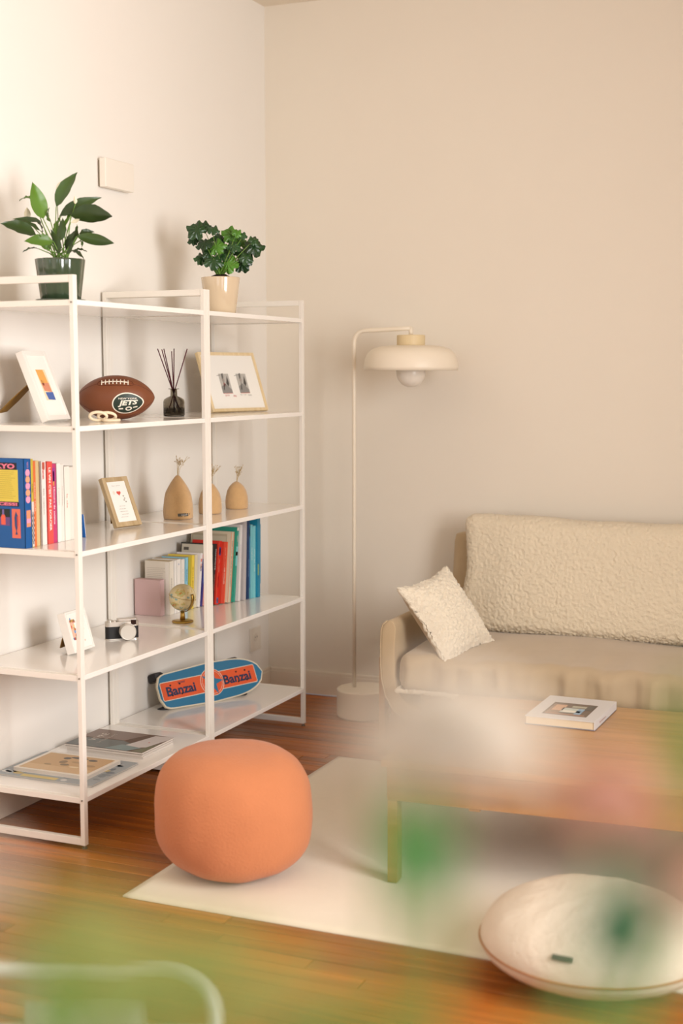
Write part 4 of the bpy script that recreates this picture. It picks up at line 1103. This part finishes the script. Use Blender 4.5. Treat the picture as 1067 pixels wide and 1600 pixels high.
# arm shell: outer wall curving under the seat
path = [(1.018, .588), (.998, .57), (.990, .545), (.988, .47), (.988, .40), (.992, .34), (1.010, .27), (1.050, .21), (1.11, .175), (1.2, .165)]
inner = [(1.2, .225), (1.13, .235), (1.085, .265), (1.060, .31), (1.050, .36), (1.048, .42), (1.050, .50), (1.053, .56), (1.044, .582), (1.03, .590)]
b = MB(off); b.prism(path + inner, .80, Matrix.Translation((0, -.955, 0))); o = b.build('left_arm', M_lin, t, bevel=.012, seg=3)
for f in o.data.polygons: f.use_smooth = True
MB(off).tube([(x, -.957, z_) for x, z_ in path[:-1]], .0035, 8).build('arm_piping', M_lin, t, smooth=True)
MB(off).softbox(1.14, SX1, -.93, -.12, .165, .30, .03, .05).build('seat_base', M_lin, t, smooth=True)
MB(off).softbox(SX1 - .06, SX1, -.955, -.12, .17, .59, .025, .05).build('right_arm', M_lin, t, smooth=True)
bk_m = Matrix(((1, 0, 0, 0), (0, 1, .17, 0), (0, 0, 1, 0), (0, 0, 0, 1)))
MB(off).softbox(1.035, SX1 - .03, -.32, -.245, .20, .872, .03, .04, m=bk_m).build('back_panel', M_lin, t, smooth=True)
for lx in (.958, SX1 + .002):
    for ly in (-.90, -.28):
        MB(off).box(lx, lx + .028, ly, ly + .045, .0005, .42 if ly < -.5 else .50).build('leg', M_sleg, t, bevel=.003)
def seatfn(p, n):
    x, y_, z_ = p
    fr = max(0, min(1, (-.55 - y_) / .4)); topf = max(0, n.z)
    # plump crown, sagging where people sit
    p = p + Vector((0, 0, .020 * math.sin(PI * (y_ + 1.0) / .75) * topf * (1 if -1 < y_ < -.25 else 0)))
    p.z += .012 * noise.noise(Vector((x * 2.6, y_ * 3, 1))) * topf
    w_ = 1.5 * noise.noise(Vector((x * 11, z_ * 2.5, 3.3))) + .5 * noise.noise(Vector((x * 29, z_ * 5, 7)))
    if n.y < -.1: p.y += .026 * w_ * (-n.y); 
    if n.z > .1 and fr > 0: p.z += .007 * w_ * fr
    if n.x < -.3: p.z -= .0; 
    if z_ < .40 and n.y < -.3: p.y -= .02 * (1 - (z_ - .30) / .1)
    return p
MB(off).softbox(1.065, SX1 - .07, -.985, -.27, .302, .452, .055, .012, seatfn).build('seat_cushion', M_lin2, t, smooth=True)
# fleece edging along the seat cushion
pts = [(1.075, -.62 - .36 * i / 14, .352 - .045 * i / 14) for i in range(15)] + [(1.075 + .03 * i, -1.000 + .006 * noise.noise(Vector((i * .5, 0, 0))), .306 + .005 * math.sin(i * .35)) for i in range(60)]
b = MB(off); fine = []
for i in range(len(pts) - 1):
    for k in range(6):
        q = Vector(pts[i]).lerp(Vector(pts[i + 1]), k / 6); fine.append(q + Vector((0, random.uniform(-.002, .002), random.uniform(-.002, .002))))
b.tube(fine, [random.uniform(.007, .011) for _ in fine], 9, jit=.25).build('fleece_edging', M_sherpa, t, smooth=True)
# back cushion in boucle
def tuft(p, amp, sc):
    d, _ = noise.voronoi(p * sc)[:2]
    return amp * (1 - min(1, d[0] * 1.25) ** 2) 
def bfn(p, n):
    x, y_, z_ = p
    u = (x - 1.95) / .90; v = (z_ - .72) / .26
    if 1: p = p + Vector((0, -.035 * max(0, -n.y) * max(0, 1 - abs(u) ** 4) * max(0, 1 - abs(v) ** 3), 0))
    if 1: p = p + Vector((0, .02 * max(0, n.y) * max(0, 1 - abs(u) ** 4) * max(0, 1 - abs(v) ** 3), 0))
    p.z += max(0, n.z) * (.010 * noise.noise(Vector((x * 4, 0, 2))) - .012 * min(1, max(0, (x - 1.2) / .5)))
    p = p + n * (tuft(p, .007, 95) + .003 * noise.noise(p * 190))
    return p
bc_m = Matrix.Translation((0, -.315, .462)) @ Matrix(((1, 0, .10, 0), (0, 1, .25, 0), (0, 0, 1, 0), (0, 0, 0, 1))) @ Matrix.Translation((0, .0, -.46))
def bfn2(p, n):
    q = bfn(p, n)
    # left edge pinches into pointed corners, slanting up and away
    k = max(0, min(1, 1 - (p.x - 1.115) / .22)); k = k * k * (3 - 2 * k)
    q.y = q.y * (1 - .35 * k) 
    q.x -= k * .02 * abs((p.z - .71) / .25) ** 2 + k * .04 * max(0, (p.z - .71) / .25)
    return q
MB(off).softbox(1.115, SX1 - .08, -.07, .05, .455, .957, .05, .0052, bfn2, bc_m).build('back_cushion', M_boucle, t, smooth=True)

# fleece pillow in the corner of the sofa
Lc = Vector((1.068, -.93, .712)); U_ = Vector((.092, .33, .052)); V_ = Vector((.195, -.045, -.290))
ux = U_.normalized(); n_ = U_.cross(V_).normalized(); 
if n_.x < 0: n_ = -n_
vy = n_.cross(ux).normalized()
if vy.dot(V_) > 0: vy = -vy
t = thing('throw_pillow', 'white fleece throw pillow leaning in the left corner of the sofa', 'pillow', Lc + U_ / 2 + V_ / 2)
PS = .178
def pillow_face(sgn, name, m, step, fleece):
    b = MB(); n = step; g = []
    for i in range(n + 1):
        row = []
        for j in range(n + 1):
            u = -1 + 2 * i / n; v = -1 + 2 * j / n
            pu = u * (1 - .12 * (1 - v * v)); pv = v * (1 - .12 * (1 - u * u))
            k = max(0, (1 - abs(u) ** 2.6) * (1 - abs(v) ** 2.6)) ** .55
            h = .072 * k + .004
            p = ux * pu * PS * .95 + vy * pv * PS * 1.02 + n_ * h * sgn
            if fleece: p = p + n_ * sgn * (tuft(p + Vector((5, 5, 5)), .012, 75) + .006 * noise.noise(p * 110))
            if fleece and (i in (0, n) or j in (0, n)): p = p + (ux * u + vy * v) * random.uniform(.002, .014)
            row.append(b.bm.verts.new(p))
        g.append(row)
    for i in range(n):
        for j in range(n): b.bm.faces.new([g[i][j], g[i + 1][j], g[i + 1][j + 1], g[i][j + 1]])
    o = b.build(name, m, t, smooth=True)
    return o
pillow_face(1, 'fleece_front', M_sherpa, 72, True)
pillow_face(-1, 'linen_back', M_lin, 24, False)
edge = []
for a, bq in (((-1, -1), (1, -1)), ((1, -1), (1, 1)), ((1, 1), (-1, 1)), ((-1, 1), (-1, -1))):
    for k in range(26):
        u = a[0] + (bq[0] - a[0]) * k / 26; v = a[1] + (bq[1] - a[1]) * k / 26
        pu = u * (1 - .12 * (1 - v * v)); pv = v * (1 - .12 * (1 - u * u))
        edge.append(ux * pu * PS * .95 + vy * pv * PS * 1.02 + n_ * random.uniform(-.003, .004))
MB().tube(edge, [random.uniform(.006, .012) for _ in edge], 8, closed=True, jit=.25).build('fleece_edge', M_sherpa, t, smooth=True)

# ------------------------------------------------------------------ dining chair near the camera
t = thing('tubular_chair', 'white tubular metal chair back, blurred, low in the foreground', 'chair', (2.0, -4.62, 0), (0, 0, R(22)))
M_tube = mat('white_tube', '#f1ece4', .3)
def chair_back():
    w_, r_ = .185, .07; pts = [(-w_, .02, .44), (-w_, .0, .60)]
    zt = .792
    for i in range(9): a = PI - PI / 2 * i / 8; pts.append((-w_ + r_ + r_ * math.cos(a), -.01, zt - r_ + r_ * math.sin(a)))
    for i in range(9): a = PI / 2 - PI / 2 * i / 8; pts.append((w_ - r_ + r_ * math.cos(a), -.01, zt - r_ + r_ * math.sin(a)))
    pts += [(w_, .0, .60), (w_, .02, .44)]
    return pts
MB().tube(chair_back(), .0095, 14).build('back_frame', M_tube, t, smooth=True)
for x in (-.185, .185):
    MB().tube([(x, .02, .44), (x * 1.05, .02, .0005)], .0095, 12).build('leg', M_tube, t, smooth=True)
    MB().tube([(x, -.36, .43), (x * 1.05, -.39, .0005)], .0095, 12).build('leg', M_tube, t, smooth=True)
MB().softbox(-.20, .20, -.40, .03, .43, .455, .012, .04).build('seat', mat('white_seat', '#e9e2d6', .5), t, smooth=True)
MB().softbox(-.085, .085, -.012, .002, .56, .74, .006, .03).build('back_pad', mat('white_pad', '#ddd4c6', .6), t, smooth=True)

for z_ in (.60, .70):
    MB().tube([(-.185, -.004, z_), (.185, -.004, z_)], .006, 10).build('crossbar', M_tube, t, smooth=True)
# ------------------------------------------------------------------ console and bouquet close to the camera
t = thing('side_console', 'small wooden console holding the glass flower vase', 'table', (2.90, -5.66, 0))
MB().box(-.30, .30, -.17, .17, .93, .955).build('console_top', M_tab, t, bevel=.003)
for sx in (-1, 1):
    for sy in (-1, 1): MB().box(sx * .28 - .015, sx * .28 + .015, sy * .15 - .015, sy * .15 + .015, .0005, .93).build('leg', M_tab, t)
VC = Vector((2.90, -5.76, .9555))
t = thing('glass_vase', 'clear glass vase standing on the console below the flowers', 'vase', VC)
MB().lathe([(0, .0005), (.045, .0005), (.05, .008), (.055, .15), (.045, .27), (.05, .30), (.047, .30), (.042, .27), (.051, .15), (.046, .012), (0, .010)], n=32).build('glass', M_glassk, t, smooth=True)
M_fgreen = mat('bouquet_leaf', '#5f7f30', .85, var=.2, objvar=.15); M_fdark = mat('dark_bouquet_leaf', '#0f4a18', .5, var=.2)
M_flime = mat('lime_bouquet_leaf', '#a0aa62', .85, var=.15, objvar=.1); M_fwhite = mat('white_petal', '#fbf5ec', .6); M_fpink = mat('pink_petal', '#f6d3c4', .6); M_fhot = mat('deep_pink_petal', '#e0788a', .6)
for m_ in (M_fwhite, M_fpink, M_fhot, M_flime):          # thin petals and leaves let daylight through
    N_ = m_.node_tree.nodes; K_ = m_.node_tree.links
    tr_ = N_.new('ShaderNodeBsdfTranslucent'); mx_ = N_.new('ShaderNodeMixShader'); mx_.inputs[0].default_value = .45
    tr_.inputs[0].default_value = N_['Principled BSDF'].inputs['Base Color'].default_value
    K_.new(N_['Principled BSDF'].outputs[0], mx_.inputs[1]); K_.new(tr_.outputs[0], mx_.inputs[2])
    K_.new(mx_.outputs[0], [n for n in N_ if n.type == 'OUTPUT_MATERIAL'][0].inputs[0])
M_mid = mat('mid_green_leaf', '#2f7a30', .8, var=.15)
GW = 'blurred flowers of the foreground bouquet'
def flower(label, c, r, m, seed, cat='flower', npet=16):
    rnd = random.Random(seed); c = Vector(c)
    t = thing('cut_flower', label, cat, (VC.x, VC.y, VC.z + .02), group=GW)
    base = Vector((VC.x + (c.x - VC.x) * .25, VC.y + (c.y - VC.y) * .25, VC.z + .02)); neck = Vector((VC.x + (c.x - VC.x) * .35, VC.y + (c.y - VC.y) * .35, VC.z + .29))
    MB(t.location).tube([base, neck, neck.lerp(c, .6) + Vector((0, 0, .01)), c - Vector((0, 0, r * .6))], .0018, 7).build('stem', M_stem, t, smooth=True)
    for k in range(npet):
        a = k * 2.399; e = R(80 - 95 * (k / npet)); q = .35 + .65 * k / npet
        d = Vector((math.cos(a) * math.cos(e), math.sin(a) * math.cos(e), math.sin(e)))
        b = MB(t.location); s = Vector((-math.sin(a), math.cos(a), 0))
        leaf_bm(b, c - Vector((0, 0, r * .4)), c - Vector((0, 0, r * .15)) + d * r * (1 if q > .6 else .9), r * (.7 + .5 * q), s, cup=.35, droop=.25, nl=6, nw=3)
        b.build('petal', m, t, smooth=True)
    return t
def sprig(label, leaves, m, seed, mats=None, stemtop=None):
    """a stem with leaves; every leaf (base, tip, width)"""
    rnd = random.Random(seed)
    t = thing('leafy_stem', label, 'foliage', (VC.x, VC.y, VC.z + .02), group='blurred leafy stems of the foreground bouquet')
    for q in leaves:
        p0, p1, wd = Vector(q[0]), Vector(q[1]), q[2]
        b = MB(t.location); d = p1 - p0
        side = F.cross(d)
        leaf_bm(b, p0, p1, wd, side, cup=.1, droop=.06, nl=8, nw=3)
        b.build('leaf', q[3] if len(q) > 3 else m, t, smooth=True)
    base = Vector((VC.x, VC.y, VC.z + .02)); p0 = Vector(leaves[0][0])
    neck = Vector((VC.x + (p0.x - VC.x) * .3, VC.y + (p0.y - VC.y) * .3, VC.z + .29))
    neck.x = max(VC.x - .035, min(VC.x + .035, neck.x)); neck.y = max(VC.y - .035, min(VC.y + .035, neck.y))
    b = MB(t.location); pts = [base, neck] + [Vector(q[0]) for q in leaves]
    b.tube([base, neck, Vector(leaves[0][0])], .0016, 6)
    for q in leaves[1:]: b.tube([neck.lerp(Vector(leaves[0][0]), .5), Vector(q[0])], .0008, 5)
    b.build('stem', M_stem, t, smooth=True)
    return t
def A(u, v, d):                    # a place in the room given as viewing direction and distance
    return CAM + (F + RT * ((u - 533.5) / 2141.7) - UP * ((v - 800) / 2141.7)) * d
flower('large white bloom at the top of the bouquet, in front of the table corner', A(705, 1170, .40), .033, M_fwhite, 1, npet=44)
flower('second white bloom just left of the largest one', A(600, 1165, .41), .017, M_fwhite, 9)
flower('pale pink bloom in front of the coffee table apron', A(950, 1260, .40), .020, M_fpink, 2, npet=24)
flower('small deep pink bud low on the right', A(1003, 1500, .43), .0055, M_fhot, 3, npet=9)
flower('pale pink bloom cut by the right edge', A(1085, 1395, .39), .015, M_fpink, 4)
flower('white bloom cut by the left edge, upper one', A(-22, 1375, .37), .013, M_fwhite, 5)
flower('white bloom at the lower left edge', A(22, 1540, .37), .010, M_fwhite, 6)
sprig('upright green leaf in front of the coffee table leg', [(A(665, 1420, .38), A(645, 1225, .38), .018, M_mid)], M_mid, 1)
sprig('dark green leaf in front of the floor cushion', [(A(925, 1530, .36), A(1010, 1345, .37), .024)], M_fdark, 2)
sprig('olive green leaf cut by the right edge', [(A(1085, 1290, .40), A(1072, 1040, .41), .013)], M_fgreen, 3)
lv = []
rnd = random.Random(11)
for (u0, v0, u1, v1, w_, mm) in [
    (120, 1640, 160, 1480, .020, M_fgreen), (60, 1480, 190, 1405, .010, M_flime), (190, 1520, 330, 1430, .012, M_flime), (300, 1560, 450, 1470, .010, M_flime), (30, 1440, 130, 1385, .007, M_flime),
    (400, 1600, 530, 1520, .010, M_flime), (230, 1620, 330, 1540, .009, M_fgreen), (480, 1640, 640, 1560, .010, M_fgreen), (560, 1640, 700, 1590, .008, M_fgreen), (90, 1560, 230, 1500, .012, M_flime), (350, 1500, 470, 1545, .008, M_flime), (180, 1420, 260, 1470, .008, M_flime),
    (20, 1600, 120, 1500, .016, M_fgreen), (250, 1500, 400, 1440, .012, M_flime), (280, 1650, 400, 1500, .014, M_flime), (100, 1540, 280, 1460, .014, M_flime), (420, 1560, 560, 1500, .010, M_flime), (440, 1680, 560, 1590, .014, M_fgreen), (60, 1420, 180, 1370, .006, M_flime), (200, 1640, 260, 1520, .014, M_flime)]:
    d = rnd.uniform(.30, .36)
    lv.append((A(u0, v0, d), A(u1, v1, d + .01), w_, mm))
for k in range(0, 20, 4):
    sprig(('lime green leafy stem filling the lower left corner', 'soft green leafy stem left of the rug corner', 'light green leafy stem along the bottom edge', 'broad leaved green stem at the far lower left', 'pale green stem low left with a wide lime leaf')[k // 4], lv[k:k + 4], M_flime, 20 + k)
sprig('small green leaves at the bottom right below the cushion', [(A(900, 1680, .36), A(985, 1575, .37), .008, M_fgreen), (A(780, 1660, .36), A(850, 1590, .37), .006, M_flime)], M_fgreen, 40)
